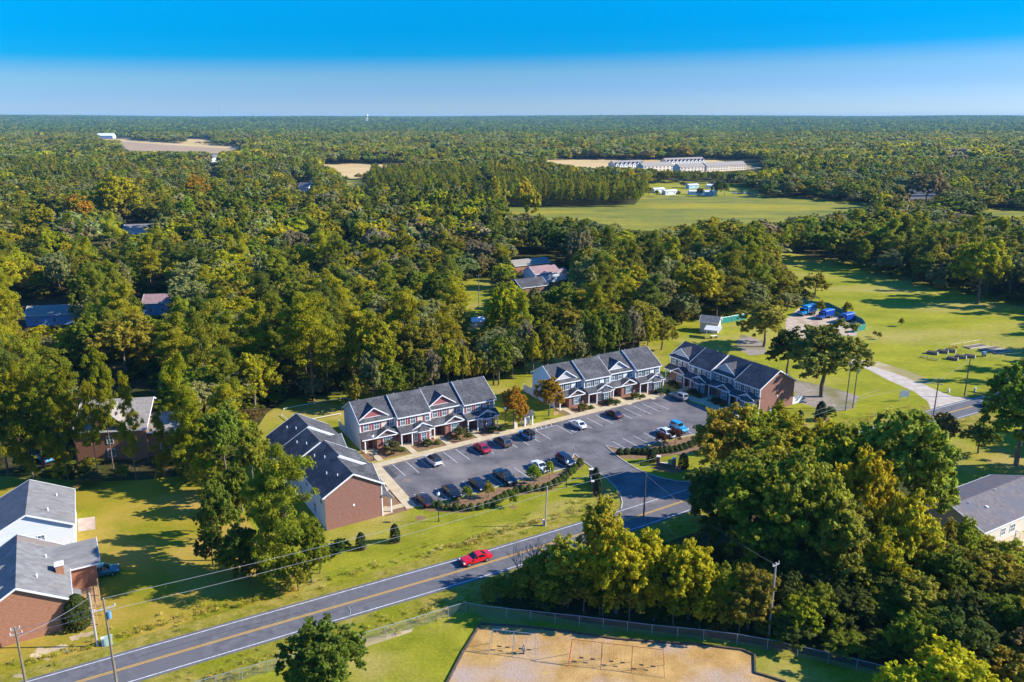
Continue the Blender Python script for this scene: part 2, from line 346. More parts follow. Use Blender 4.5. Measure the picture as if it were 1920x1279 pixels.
LAWN = [(-500, 1500), (-400, 870), (140, 900), (270, 905), (400, 885), (440, 865), (500, 775), (540, 748), (660, 740), (720, 732), (935, 708), (985, 680), (1230, 636), (1262, 598), (1310, 588), (1480, 572), (1480, 540)]
sheet('lawn', LAWN + [(1640, 600), (1640, 690), (2500, 800), (2600, 1500)], 0.004, M_LAWN)
sheet('meadow', [(1290, 580), (1480, 572), (1540, 560), (1480, 530), (1440, 470), (1600, 490), (1990, 575), (2350, 640), (2350, 860), (1700, 800), (1500, 760), (1480, 690), (1262, 640), (1262, 600)], 0.008, M_MEADOW)
sheet('left_lawn', [(-80, 890), (130, 905), (270, 900), (400, 885), (450, 960), (500, 1020), (548, 1080), (590, 1135), (300, 1195), (60, 1265), (-80, 1310)], 0.008, M_LAWN2)
sheet('yard_grass', [(840, 500), (905, 492), (960, 520), (1000, 545), (960, 620), (850, 620)], 0.004, M_LAWN)
F1_FLOOR = [(905, 1131), (985, 1072), (1090, 1030), (1240, 985), (1300, 962), (1400, 925), (1560, 868), (1700, 815), (1730, 860), (1740, 960), (1850, 1075), (1990, 1080), (2300, 1130), (2300, 1420), (1800, 1300), (1664, 1262), (1555, 1236), (1440, 1212), (1320, 1193), (1223, 1183), (1087, 1166)]
sheet('woodland_floor', F1_FLOOR, 0.012, M_FLOOR)
sheet('crop_field', [(940, 410), (950, 389), (1190, 384), (1205, 366), (1500, 368), (1700, 388), (1640, 400), (1540, 425), (1300, 440), (1050, 420)], 0.02, M_FIELD)
sheet('crop_field', [(1820, 388), (1960, 392), (1960, 415), (1850, 412)], 0.02, M_FIELD)
sheet('stubble_field', [(1015, 298), (1180, 297), (1340, 300), (1440, 316), (1300, 325), (1020, 316)], 0.05, M_STUB)
sheet('stubble_field', [(590, 305), (640, 305), (770, 306), (770, 320), (690, 335), (640, 335), (560, 320)], 0.05, M_STUB)
sheet('ploughed_field', [(218, 262), (300, 268), (450, 276), (450, 288), (230, 288)], 0.08, M_SOIL)
sheet('stubble_field', [(180, 256), (247, 256), (380, 262), (470, 274), (470, 282), (300, 271), (225, 265), (180, 262)], 0.12, M_STUB)
sheet('pasture', [(640, 338), (690, 338), (690, 352), (640, 352)], 0.02, M_MEADOW)
sheet('trailer_park_grass', [(1190, 345), (1240, 338), (1400, 345), (1440, 368), (1200, 368)], 0.03, M_MEADOW)

# road
ROADC = smoothline([(-125, 33.5), (-82, 58.5), (-49.8, 76.6), (-32.1, 86.4), (-7.5, 99.8), (0, 104.0), (12, 111.0), (24, 118.2), (45, 131.5), (66, 145), (88, 158.5), (111, 171), (150, 190), (260, 236)], 5)
ribbon(ROADC, -3.35, 3.35, 0.016).build('road', M_ASPH)['kind'] = 'structure'
for a_, b_, n_, m_ in ((2.78, 2.92, 'edge_line', M_WHITEP), (-2.92, -2.78, 'edge_line', M_WHITEP), (0.07, 0.19, 'centre_line', M_YELP), (-0.19, -0.07, 'centre_line', M_YELP)):
    P_ = ROADC
    ribbon(P_, a_, b_, 0.026).build(n_, m_)['kind'] = 'structure'
ribbon(ROADC, 3.35, 5.6, 0.010).build('roadside_verge', M_VERGE)['kind'] = 'structure'
ribbon(ROADC, -8.6, -3.35, 0.0165).build('roadside_verge', M_VERGE)['kind'] = 'structure'

z1 = zr(480, 680, 3.996); z2 = zr(940, 600, 3.3103); z3 = zr(760, 740, 3.5556); z5 = zr(480, 960, 3.692); z6 = zr(820, 1100, 3); z7 = zr(1120, 740, 4.918)
zl = zr(780, 820, 6.0); zR = zr(1280, 540, 3.0); zs = zr(1000, 840, 9.133); zbr = zr(1440, 860, 3.052); zg = zr(1700, 620, 7.995)
KA, KB = W(715, 875), W(1245, 741)
LOT_PX = [(715, 875), (1245, 741), (1313, 760), (1400, 790), (1300, 815), (1234, 829), (1181, 846), (1135, 836), (1163, 860), (1180, 871), (1195, 880), (1218, 890), (1242, 897), (1272, 903), (1330, 906), (1330, 920), (1159, 968), (1164, 955), (1167, 943), (1163, 927), (1154, 914), (1140, 900), (1126, 889), (1092, 864), (1077, 851), (1063, 878), (968, 902), (895, 924), (835, 938), (800, 946), (782, 950)]
sheet('parking_lot', LOT_PX, 0.020, M_LOT)
def kerb(name, pts, w_=0.18, h=0.12, m=M_KERB):
    P_ = [W(*p) for p in pts]; bb = MB()
    for a, c in zip(P_[:-1], P_[1:]): bb.bar((a[0], a[1], h / 2), (c[0], c[1], h / 2), w_, h)
    return bb.build(name, m)
kerb('kerb', [(782, 950), (800, 946), (835, 938), (895, 924), (968, 902), (1063, 878)])['kind'] = 'structure'
kerb('kerb', [(1063, 878), (1077, 851), (1092, 864), (1126, 889), (1140, 900), (1154, 914), (1163, 927), (1167, 943), (1164, 955)])['kind'] = 'structure'
kerb('kerb', [(1400, 790), (1300, 815), (1234, 829), (1181, 846), (1135, 836), (1163, 860), (1180, 871), (1195, 880), (1218, 890), (1242, 897), (1272, 903), (1330, 906)])['kind'] = 'structure'
# painted bays
UD = math.radians(32.2); VD = math.radians(-58.3); U = (math.cos(UD), math.sin(UD)); V = (math.cos(VD), math.sin(VD))
def bays(name, p0, idx, pitch, L, ud=U, vd=V, z=0.027):
    m = MB()
    for k in idx:
        a = (p0[0] + ud[0] * pitch * k, p0[1] + ud[1] * pitch * k); m.bar((a[0], a[1], z), (a[0] + vd[0] * L, a[1] + vd[1] * L, z), 0.11, 0.006)
    return m.build(name, M_WHITEP)
S0 = W(*z1(1025, 765)); PIT = 2.64
bays('bay_lines', S0, [k for k in range(0, 25) if k not in (13,)], PIT, 5.7)['kind'] = 'structure'
L0 = W(*z3(725, 487)); bays('bay_lines', L0, range(-7, 4), 2.68, 5.0)['kind'] = 'structure'
Q0 = W(*z7(135, 430)); bays('bay_lines', Q0, range(0, 7), 2.72, 5.5, (math.cos(R(32)), math.sin(R(32))), (math.cos(R(-58)), math.sin(R(-58))))['kind'] = 'structure'
# hatched aisle
hm = MB(); h0 = (S0[0] + U[0] * PIT * 12.0, S0[1] + U[1] * PIT * 12.0)
def hp(a, b_): return (h0[0] + U[0] * a + V[0] * b_, h0[1] + U[1] * a + V[1] * b_, 0.028)
hm.bar(hp(0, 0.15), hp(5.3, 0.15), 0.11, 0.006)
for k in range(4): hm.bar(hp(0.3 + 1.3 * k, 0.1), hp(1.1 + 1.3 * k, -1.9), 0.11, 0.006)
hm.build('hatched_aisle', M_WHITEP)['kind'] = 'structure'
# wheelchair symbols painted on two bays
def wheelchair(p, rz):
    m = MB(); n = 10
    for i in range(n):
        a0, a1 = 2 * math.pi * i / n * 0.8 + 2.4, 2 * math.pi * (i + 1) / n * 0.8 + 2.4
        m.bar((0.4 * math.cos(a0), 0.4 * math.sin(a0) - 0.15, 0), (0.4 * math.cos(a1), 0.4 * math.sin(a1) - 0.15, 0), 0.11, 0.006)
    m.bar((-0.05, 0.55, 0), (-0.05, 0.0, 0), 0.13, 0.007); m.bar((-0.05, 0.3, 0.001), (0.3, 0.3, 0.001), 0.10, 0.007)
    m.bar((-0.05, 0.0, 0.002), (0.35, 0.0, 0.002), 0.11, 0.007); m.bar((0.35, 0.0, 0), (0.52, -0.42, 0), 0.11, 0.006); m.bar((0.52, -0.42, 0.001), (0.72, -0.36, 0.001), 0.1, 0.006)
    m.tube((-0.05, 0.7, -0.003), (-0.05, 0.7, 0.003), 0.12, n=8)
    o = m.build('wheelchair_symbol', M_WHITEP, None, (p[0], p[1], 0.03), rz); o['kind'] = 'structure'
for q in ((923, 826.5), (1075, 809)): wheelchair(W(*q), VD + math.pi / 2)

# sidewalks: along the front kerb, along the first building, along the far building, short walks to the doors
KU = Vector((KB[0] - KA[0], KB[1] - KA[1])).normalized(); KN = Vector((-KU.y, KU.x))
def walk(name, pts, z=0.12, m=M_CONC):
    b_ = MB(); b_.prism([(x, y, 0.0) for x, y in pts], (0, 0, z)); return tag(b_.build(name, m), kind='structure')
def kp(t, n): return (KA[0] + KU.x * t + KN.x * n, KA[1] + KU.y * t + KN.y * n)
walk('sidewalk', [kp(-1.9, 0), kp(71.5, 0), kp(71.5, 1.75), kp(-1.9, 1.75)])
BA = W(782, 950); D1 = Vector((BA[0] - KA[0], BA[1] - KA[1])).normalized(); N1 = Vector((D1.y, -D1.x))
if N1.dot(Vector((-1, 0))) < 0: N1 = -N1
walk('sidewalk', [(KA[0] + N1.x * q + D1.x * t - 0, KA[1] + N1.y * q + D1.y * t) for t, q in ((0.02, 0), (17.8, 0), (17.8, 1.9), (0.02, 1.9))], 0.116)
walk('sidewalk', [W(*q) for q in ((1251, 739), (1268, 735), (1400, 775), (1400, 792), (1313, 757))], 0.112)
# mulch and lawn details round the lot
sheet('mulch_bed', [(786, 953), (800, 949), (835, 941), (895, 927), (968, 905), (1063, 881), (1078, 853), (1093, 866), (1097, 873), (1080, 885), (1060, 903), (1035, 920), (1000, 925), (960, 930), (935, 940), (905, 955), (870, 962), (830, 960), (800, 958)], 0.024, M_MULCH)
sheet('mulch_bed', [(1404, 789), (1300, 817), (1234, 831), (1181, 848), (1137, 837), (1164, 859), (1185, 861), (1230, 858), (1290, 850), (1400, 815)], 0.024, M_MULCH)
sheet('mulch_bed', zz_ := [z7(500, 680), z7(560, 640), z7(720, 650), z7(820, 660), z7(800, 710), z7(700, 722), z7(560, 700)], 0.018, M_MULCH)
sheet('mulch_bed', [(1108, 922), (1122, 895), (1130, 900), (1136, 925), (1122, 935)], 0.018, M_MULCH)
for x, y, r_ in ((962.5, 951, 7), (788, 971, 11), (677, 1029, 11), (741, 1016, 11), (1540, 787, 18), (1498, 797, 14)):
    sheet('mulch_ring', [(x + r_ * math.cos(a) * random.Random(int(a * 9)).uniform(.85, 1.15), y + r_ * 0.36 * math.sin(a)) for a in [i * math.pi / 7 for i in range(14)]], 0.017, M_MULCH)
# gravel drive, pads, bare ground
sheet('gravel_drive', [zR(*q) for q in ((1000, 440), (1060, 440), (1200, 480), (1330, 530), (1440, 580), (1520, 610), (1640, 624), (1500, 690), (1420, 740), (1380, 760), (1240, 752), (1330, 715), (1395, 680), (1380, 640), (1300, 582), (1150, 515), (1040, 458), (900, 400), (950, 380))], 0.012, M_GRAVEL)
sheet('sandy_verge', [zR(*q) for q in ((1010, 405), (1100, 415), (1250, 460), (1370, 505), (1400, 540), (1330, 535), (1200, 482), (1060, 440), (1000, 425))], 0.013, M_SANDY)
sheet('gravel_pad', [(1472, 600), (1497, 578), (1560, 588), (1612, 606), (1606, 630), (1560, 640), (1520, 668), (1490, 660), (1475, 630)], 0.013, mat('gravel_pad', (0.36, 0.25, 0.15), (0.58, 0.46, 0.34), 0.3, world=True, spec=.1))
sheet('leaf_litter', [zR(*q) for q in ((610, 510), (700, 530), (880, 570), (990, 610), (960, 680), (830, 700), (640, 640))], 0.014, M_LEAFY)
sheet('leaf_litter', [zR(*q) for q in ((330, 260), (460, 300), (470, 370), (380, 380), (290, 330))], 0.014, M_LEAFY)
def blot(name, x, y, rx, ry, z, m, seed):
    q = random.Random(seed); n_ = 22; sheet(name, [(x + rx * math.cos(i * 2 * math.pi / n_) * q.uniform(.55, 1.2), y + ry * math.sin(i * 2 * math.pi / n_) * q.uniform(.55, 1.2)) for i in range(n_)], z, m)
zq = zr(0, 1080, 6.4)
for i_, (x_, y_, a_, b_) in enumerate(((520, 900, 110, 45), (640, 880, 90, 40), (740, 850, 80, 30), (430, 960, 80, 30), (900, 745, 70, 35), (1000, 715, 90, 30), (1090, 690, 70, 22), (820, 900, 60, 16), (560, 1000, 60, 14), (230, 1200, 90, 30))):
    X_, Y_ = zq(x_, y_); blot('bare_soil', X_, Y_, a_ / 6.4, b_ / 6.4, 0.012 + 0.0006 * i_, M_SANDY, i_)
M_PATCH = mat('asphalt_patch', (0.060, 0.061, 0.068), (0.085, 0.085, 0.09), 2, world=True, spec=.1); M_OIL = mat('oil_stain', (0.045, 0.043, 0.045), (0.07, 0.068, 0.07), 2, world=True, spec=.15)
sheet('asphalt_patch', [z1(945, 790), z1(985, 780), z1(1060, 855), z1(1015, 872)], 0.0225, M_PATCH)
blot('tan_stain', *z1(1130, 885), 9, 4, 0.0225, mat('tan_stain', (0.20, 0.15, 0.12), (0.26, 0.20, 0.16), 2, world=True, spec=.1), 5)
for i_, (x_, y_) in enumerate(((745, 890), (778, 888), (842, 860), (872, 852), (1010, 842), (1035, 836), (1112, 802), (1132, 797), (1190, 780), (1212, 776), (1236, 768), (985, 888), (1148, 826), (1175, 832), (1205, 824), (930, 868), (1080, 838))):
    blot('oil_stain', x_, y_, 2.6, 1.1, 0.0228, M_OIL, 40 + i_)
def crack(pts, w_=.035):
    q = random.Random(int(pts[0][0])); P_ = []
    for (x0, y0), (x1, y1) in zip(pts[:-1], pts[1:]):
        for k in range(8): P_.append(W(x0 + (x1 - x0) * k / 8 + q.uniform(-1, 1), y0 + (y1 - y0) * k / 8 + q.uniform(-.5, .5)))
    ribbon(P_, -w_, w_, 0.0245).build('crack', M_OIL)['kind'] = 'structure'
crack([(840, 905), (930, 880), (1040, 845), (1110, 822)]); crack([(1000, 845), (1090, 818), (1200, 790)]); crack([(1128, 880), (1180, 900), (1230, 930)]); crack([(1165, 905), (1250, 925)]); crack([(1100, 838), (1130, 862)]); crack([(250, 1235), (420, 1185), (600, 1140)]); crack([(560, 1165), (760, 1110)])
sheet('patio_slab', [zr(0, 880, 3.552)(*q) for q in ((515, 330), (632, 316), (636, 400), (520, 417))], 0.03, mat('patio', (0.42, 0.30, 0.22), (0.55, 0.42, 0.33), 0.6, world=True))
sheet('bare_soil', [z5(*q) for q in ((640, 905), (880, 855), (1090, 805), (1080, 830), (900, 890), (740, 940))], 0.019, M_SANDY)
# playground surface with its timber edging
PLAY = [z6(245, 213), z6(480, 228), z6(700, 252), z6(1000, 296), z6(1250, 316), z6(1500, 332), z6(1720, 360), z6(1785, 388), z6(1788, 488), z6(1850, 505), z6(1960, 540), (1500, 1350), (800, 1350), (840, 1279), (868, 1225)]
sheet('playground_surface', PLAY, 0.022, M_PLAY)
o_ = kerb('timber_edging', PLAY[:11], 0.22, 0.22, mat('edging_timber', (0.07, 0.05, 0.04), (0.14, 0.10, 0.07), 2)); tag(o_, 'low dark timber edging around the orange-brown playground surface', 'edging')
o_ = kerb('timber_edging', [PLAY[0], PLAY[14], PLAY[13], PLAY[12]], 0.25, 0.25, MATS['edging_timber']); tag(o_, 'dark timber edging down the left side of the playground surface', 'edging')

# ================================================================== VISIBLE OPEN PLACES (nothing may grow in front of them)
OPEN = [
 [(-400, 1400), (-400, 870), (0, 900), (60, 893), (145, 915), (260, 908), (355, 903), (400, 925), (440, 900), (500, 805), (530, 762), (650, 747), (720, 733), (900, 705), (935, 722), (985, 688), (1110, 668), (1230, 646), (1258, 640), (1262, 618), (1310, 600), (1470, 590), (1540, 560), (1500, 520), (1462, 487), (1540, 490), (1640, 515), (1760, 545), (1990, 590), (1990, 1400)],
 [(165, 728), (250, 715), (300, 725), (300, 790), (272, 860), (160, 850)],
 [(266, 550), (310, 550), (311, 590), (268, 590)], [(45, 560), (140, 562), (130, 610), (35, 610)],
 [(966, 488), (1000, 485), (1040, 493), (1070, 510), (1066, 528), (1015, 540), (972, 535)],
 [(872, 530), (918, 520), (915, 575), (905, 612), (880, 610)],
 [(955, 391), (1190, 388), (1208, 366), (1500, 371), (1640, 386), (1560, 398), (1420, 412), (1340, 404), (1240, 426), (1200, 432), (1150, 412), (1040, 402), (960, 397)],
 [(1845, 393), (1990, 397), (1990, 408), (1880, 405)],
 [(1020, 300), (1180, 300), (1430, 300), (1425, 320), (1330, 320), (1220, 315), (1150, 312), (1090, 312), (1040, 305)],
 [(222, 262), (453, 275), (443, 282), (390, 283), (233, 282)], [(183, 253), (248, 254), (248, 262), (190, 262)], [(350, 259), (395, 259), (395, 265), (350, 265)],
 [(606, 308), (753, 308), (757, 313), (700, 318), (650, 330), (640, 322)], [(650, 341), (675, 340), (675, 348), (650, 348)],
 [(1215, 344), (1330, 344), (1400, 352), (1430, 364), (1210, 367)],
 [(64, 400), (105, 398), (106, 415), (66, 418)], [(232, 417), (282, 420), (282, 432), (234, 436)], [(556, 342), (578, 340), (578, 358), (560, 358)], [(394, 286), (408, 286), (406, 302), (396, 302)], [(392, 315), (405, 315), (404, 330), (392, 330)],
 [(1700, 358), (1760, 358), (1755, 372), (1705, 372)],
 [(278, 0), (279, 0), (279, 1)],
]
def inpoly(x, y, P_):
    x = np.asarray(x); y = np.asarray(y); c = np.zeros(x.shape, bool); n = len(P_)
    for i in range(n):
        x0, y0 = P_[i]; x1, y1 = P_[(i + 1) % n]
        if y0 == y1: continue
        k = ((y0 > y) != (y1 > y)) & (x < (x1 - x0) * (y - y0) / (y1 - y0) + x0); c ^= k
    return c
def pxv(X, Y, Z):
    a = Y * cP - (Z - H0) * sP; b_ = Y * sP + (Z - H0) * cP
    return 960 + FPX * X / a, 639.5 - FPX * b_ / a
def clear(X, Y, Hh, Rr, zb=0.0, main_only=False):
    ok = np.ones(X.shape, bool)
    for poly in OPEN[:(1 if main_only else len(OPEN))]:
        bx, by = pxv(X, Y, zb); ok &= ~inpoly(bx, by, poly)
        for fz, fr in [(1.0, 0), (.97, .2), (.97, -.2)] + [(f_, g_ * (1 - .3 * f_)) for f_ in (.88, .76, .64, .5, .35, .2) for g_ in (-.9, -.45, 0, .45, .9)]:
            qx, qy = pxv(X + Rr * fr, Y, zb + Hh * fz); ok &= ~inpoly(qx, qy, poly)
    return ok

# ================================================================== TREE PROTOTYPES
BROAD = [broadleaf('broadleaf_crown', 11 + i, R_=4.6, Hc=h, z0=z, nl=nl, n=n, ls=0.35, shape=s) for i, (h, z, nl, n, s) in enumerate([(10.4, 1.8, 54, 19000, 1), (11.6, 1.5, 66, 21000, 1.2), (9.3, 2.2, 46, 17000, 0.6), (10.8, 1.5, 60, 19500, 1.0)])]
def dims(me):   # real radius and height of a crown, so that trees get the size asked for
    v = np.empty(len(me.vertices) * 3, np.float32); me.vertices.foreach_get('co', v); v = v.reshape(-1, 3); return float(np.percentile(np.hypot(v[:, 0], v[:, 1]), 96)), float(np.percentile(v[:, 2], 99.7))
BD = [dims(m) for m in BROAD]
PINE = [pinecrown('pine_crown', 31 + i, H=17, base=bs, Rm=rm, n=n, ls=0.40) for i, (bs, rm, n) in enumerate([(0.22, 4.2, 16000), (0.30, 4.0, 15000), (0.08, 4.6, 19000), (0.36, 4.2, 14500)])]
PD = [dims(m) for m in PINE]
BTR = [trunk_mesh('trunk', 50 + i, 8.5, 0.28, BARK, 6, 2.6) for i in range(2)]
PTR = [trunk_mesh('trunk', 60 + i, 16.0, 0.24, PBARK, 5, 1.6, lean=0.25) for i in range(2)]
TINT = {'olive': (0.345, 0.300, 0.026), 'yellow-green': (0.46, 0.415, 0.014), 'mid-green': (0.235, 0.270, 0.018), 'grey-green': (0.33, 0.325, 0.100),
        'dark green': (0.130, 0.160, 0.022), 'golden': (0.50, 0.37, 0.014), 'russet': (0.31, 0.21, 0.060), 'pale brown': (0.38, 0.31, 0.15)}
PT = {'bright green': (0.375, 0.345, 0.012), 'green': (0.265, 0.270, 0.016), 'deep green': (0.155, 0.185, 0.020)}
def jit(c, r_, a=0.14):
    k = 1 + r_.uniform(-a, a); return tuple(max(0.003, v * k * (1 + r_.uniform(-a, a) * 0.3)) for v in c)
rt = random.Random(5)
def place_tree(X, Y, h, R_, kind, tint, label, group=None, cat='tree', name=None, proto=None, z=0.0, rz=None, tj=0.1):
    root = empty(name or ('pine_tree' if kind == 'pine' else 'broadleaf_tree'), (X, Y, z), rt.uniform(0, 6.28) if rz is None else rz, label, cat, group)
    if kind == 'pine':
        i = rt.randrange(4) if proto is None else proto; root.scale = (R_ / PD[i][0], R_ / PD[i][0], h / PD[i][1])
        c = link('crown', PINE[i], root); link('trunk', PTR[i % 2], root)
    else:
        i = rt.randrange(4) if proto is None else proto; root.scale = (R_ / BD[i][0], R_ / BD[i][0], h / BD[i][1])
        c = link('crown', BROAD[i], root); link('trunk', BTR[i % 2], root)
    c['tint'] = jit(tint if not isinstance(tint, str) else {**TINT, **PT}[tint], rt, tj)
    return root
def hgt(Y, ty):
    v = (639.5 - ty) / FPX; dy = cP + v * sP; dz = -sP + v * cP; return H0 + dz * Y / dy
HAND = []
def ht(bx, by, ty, rpx, kind, tint, label, group=None, **k):
    if not isinstance(tint, str):
        k_ = (2.0 if max(tint) > .12 else 2.6) * (1.22 if by > 860 and bx > 950 else 1.0)
        tint = (tint[0] * k_ * (1.12 if tint[0] < tint[1] * 1.02 else 0.86), tint[1] * k_ * 0.97, tint[2] * 1.1)   # a tree whose foot and top are known
    X, Y = W(bx, by); h = hgt(Y, ty); R_ = rpx * math.hypot(Y, H0) / FPX; HAND.append((X, Y, R_))
    return place_tree(X, Y, h, R_, kind, tint, label, group, **k)
# ================================================================== SINGLE TREES (foot, top and width measured)
ht(1350, 905, 757, 62, 'b', (0.23, 0.155, 0.03), 'orange-tinged broadleaf tree at the south corner of the parking lot')
ht(1408, 902, 765, 62, 'b', (0.17, 0.16, 0.02), 'olive tree just right of the orange-tinged tree by the dark-roofed townhouses')
ht(1468, 915, 782, 66, 'b', 'yellow-green', 'yellow-green tree standing in front of the brick gable of the far right townhouses')
ht(1535, 930, 795, 62, 'b', 'yellow-green', 'second yellow-green tree, between the lawn hollies and the big oak cluster')
ht(1452, 850, 752, 19, 'b', 'yellow-green', 'slim pale green tree in front of the far right townhouse end wall', proto=1)
ht(1330, 1045, 872, 62, 'b', 'dark green', 'dark green oak beside the entrance road junction')
ht(1395, 1080, 862, 85, 'b', (0.075, 0.10, 0.018), 'large dark oak in front of the junction, left of the tall cluster')
ht(1490, 1095, 858, 90, 'b', (0.085, 0.10, 0.02), 'large dark oak in the middle of the roadside grove')
ht(1430, 1000, 825, 75, 'b', (0.12, 0.13, 0.018), 'olive oak behind the dark oaks by the junction')
ht(1565, 1010, 795, 78, 'b', (0.10, 0.12, 0.018), 'green oak left of the tallest oak of the roadside grove')
ht(1670, 1020, 762, 92, 'b', (0.10, 0.13, 0.025), 'tallest green oak of the roadside grove beside the grey-roofed house', proto=0)
ht(1728, 1005, 822, 42, 'b', (0.095, 0.13, 0.022), 'green oak overhanging the left end of the grey roof')
ht(1602, 1075, 842, 58, 'b', (0.27, 0.18, 0.015), 'yellow autumn tree in the middle of the roadside grove')
ht(1682, 1105, 915, 55, 'b', (0.25, 0.19, 0.02), 'yellow-orange tree below the tallest roadside oak')
ht(1560, 1120, 930, 60, 'b', (0.09, 0.10, 0.03), 'dark tree below the yellow autumn tree of the roadside grove')
ht(1640, 1130, 990, 48, 'b', (0.17, 0.18, 0.015), 'bright green young tree in the shade of the roadside grove')
ht(1795, 1085, 975, 38, 'b', (0.11, 0.14, 0.02), 'green tree in front of the gable of the grey-roofed house')
ht(1745, 1100, 1000, 50, 'b', (0.09, 0.10, 0.02), 'dull green tree at the near corner of the grey-roofed house')
ht(1880, 1110, 1020, 52, 'b', (0.19, 0.18, 0.03), 'yellowish shrubby tree before the patio of the grey-roofed house')
ht(1780, 1345, 1222, 75, 'b', (0.24, 0.25, 0.015), 'bright yellow-green tree at the bottom right beside the playground fence', proto=2)
ht(1690, 1340, 1250, 45, 'b', (0.22, 0.24, 0.015), 'smaller bright green bush left of the yellow-green tree at the bottom right', proto=3)
ht(1128, 1095, 938, 46, 'b', (0.20, 0.20, 0.03), 'tall yellow-green tree across the road from the sign lawn')
ht(1060, 1132, 1010, 48, 'b', (0.14, 0.16, 0.025), 'green tree right of the leafless grey tree by the road')
ht(1155, 1150, 985, 58, 'b', (0.19, 0.20, 0.015), 'broad yellow-green tree behind the playground fence')
ht(1215, 1140, 1000, 45, 'b', (0.20, 0.21, 0.015), 'yellow-green tree between two broad trees behind the playground fence')
ht(1290, 1160, 1012, 56, 'b', (0.20, 0.21, 0.014), 'bright yellow-green tree behind the long run of playground fence')
ht(1362, 1172, 1062, 44, 'b', (0.12, 0.15, 0.016), 'rightmost green tree of the row behind the playground fence')
ht(1010, 1128, 1040, 46, 'b', (0.09, 0.10, 0.02), 'low dark green tree at the corner of the playground fence')
ht(1495, 1195, 1115, 40, 'b', (0.15, 0.18, 0.015), 'small bright green tree right of the tall utility pole')
ht(618, 1345, 1170, 76, 'b', (0.055, 0.085, 0.018), 'dark green cedar-like tree at the bottom edge by the playground lawn', name='cedar_tree', proto=1)
ht(1905, 872, 688, 76, 'b', (0.055, 0.08, 0.014), 'large dark tree at the right edge behind the grey-roofed house', proto=0)
ht(1765, 842, 772, 30, 'b', (0.10, 0.075, 0.04), 'dark reddish small tree in front of the gravel drive mouth')
ht(1834, 850, 795, 32, 'b', (0.08, 0.11, 0.03), 'small green tree on the lawn above the grey-roofed house')
ht(1540, 744, 600, 74, 'b', (0.115, 0.13, 0.035), 'big spreading oak beside the brick gable of the far right townhouses', proto=2)
ht(1475, 705, 612, 42, 'b', (0.04, 0.055, 0.014), 'dark oak leaning behind the big spreading oak')
ht(1432, 650, 570, 46, 'b', (0.16, 0.16, 0.035), 'olive tree between the shed canopy and the blue lorries')
ht(545, 1088, 838, 62, 'pine', (0.125, 0.165, 0.015), 'large yellow-green pine in front of the nearest brick gable', proto=2)
ht(505, 1085, 890, 40, 'pine', (0.115, 0.15, 0.014), 'left stem of the pine pair in front of the nearest brick gable', proto=2)
ht(585, 1092, 975, 34, 'b', (0.08, 0.11, 0.015), 'low green tree under the right side of the large pine')
ht(415, 1050, 905, 36, 'b', (0.06, 0.085, 0.02), 'dark green tree at the edge of the golden lawn')
ht(452, 1010, 868, 34, 'b', (0.075, 0.10, 0.018), 'green tree behind the dark tree at the lawn edge')
ht(455, 1085, 985, 34, 'b', (0.05, 0.075, 0.016), 'low dark tree at the left foot of the large pine')
ht(478, 930, 800, 32, 'b', (0.13, 0.15, 0.02), 'yellowish tree left of the nearest townhouse back roof')
ht(425, 900, 760, 44, 'b', (0.09, 0.13, 0.02), 'green tree at the back of the golden lawn')
ht(963, 803, 727, 27, 'b', (0.26, 0.125, 0.012), 'orange maple beside the mail kiosk', name='maple_tree', proto=1)
ht(1029, 780, 708, 27, 'b', (0.25, 0.135, 0.012), 'orange and yellow maple in front of the white-walled townhouses', name='maple_tree', proto=3)
for n_, (x, y, t, r_, c_, l_) in enumerate([(877.5, 941, 911, 11, (0.12, 0.16, 0.03), 'small crape myrtle nearest the lamp post in the mulch strip'), (916, 933, 903, 11, (0.19, 0.19, 0.03), 'small yellow-green tree in front of the blue-black sedan'),
        (1001, 908, 871, 14, (0.11, 0.17, 0.015), 'round bright green small tree left of the white car'), (1030, 898, 863, 10, (0.16, 0.21, 0.02), 'narrow small tree in front of the white car'),
        (962.5, 951, 920, 9, (0.10, 0.15, 0.02), 'small staked tree in its own mulch ring on the sign lawn'), (1240, 838, 810, 11, (0.085, 0.03, 0.035), 'purple-leaved small tree beside the white car, left of the pair'),
        (1266, 832, 803, 13, (0.08, 0.03, 0.035), 'purple-leaved small tree in front of the blue cars, right of the pair')]):
    ht(x, y, t, r_, 'b', c_, l_, name='small_tree')
for x, y, t, l_ in ((1640, 632, 620, 'lone sapling in the meadow right of the blue lorries'), (1587, 593, 566, 'thin sapling behind the green screen fence'), (1537, 590, 563, 'leafy sapling behind the first blue lorry'), (1689, 612, 596, 'spindly sapling in the open meadow'), (1648, 636, 622, 'dark little bush in the meadow beside the green fence corner')):
    ht(x, y, t, (y - t) * 0.36, 'b', 'olive', l_, name='sapling')
ht(1527, 560, 512, 26, 'b', 'olive', 'olive tree at the forest edge above the blue lorries')
# leafless trees
def bare(bx, by, ty, seed, label, m=DEADW):
    X, Y = W(bx, by); h = hgt(Y, ty); r_ = empty('bare_tree', (X, Y, 0), 0, label, 'tree'); link('branches', baretree('bare_branches', seed, h, m, 0.02 * h), r_); HAND.append((X, Y, 2.5)); return r_
bare(1008, 1100, 985, 3, 'leafless grey tree beside the road near the red car', mat('grey_twigs', (0.22, 0.19, 0.17), (0.34, 0.30, 0.27), 3))
bare(975, 1095, 1010, 8, 'second leafless grey tree at the road edge', MATS['grey_twigs'])
bare(372, 700, 610, 4, 'leafless white tree in the left woods, leftmost of three'); bare(405, 705, 600, 6, 'leafless white tree in the left woods, middle one'); bare(438, 700, 608, 7, 'leafless white tree in the left woods, rightmost of three')
bare(868, 690, 612, 9, 'leafless tree in the brown scrub behind the white-walled townhouses')

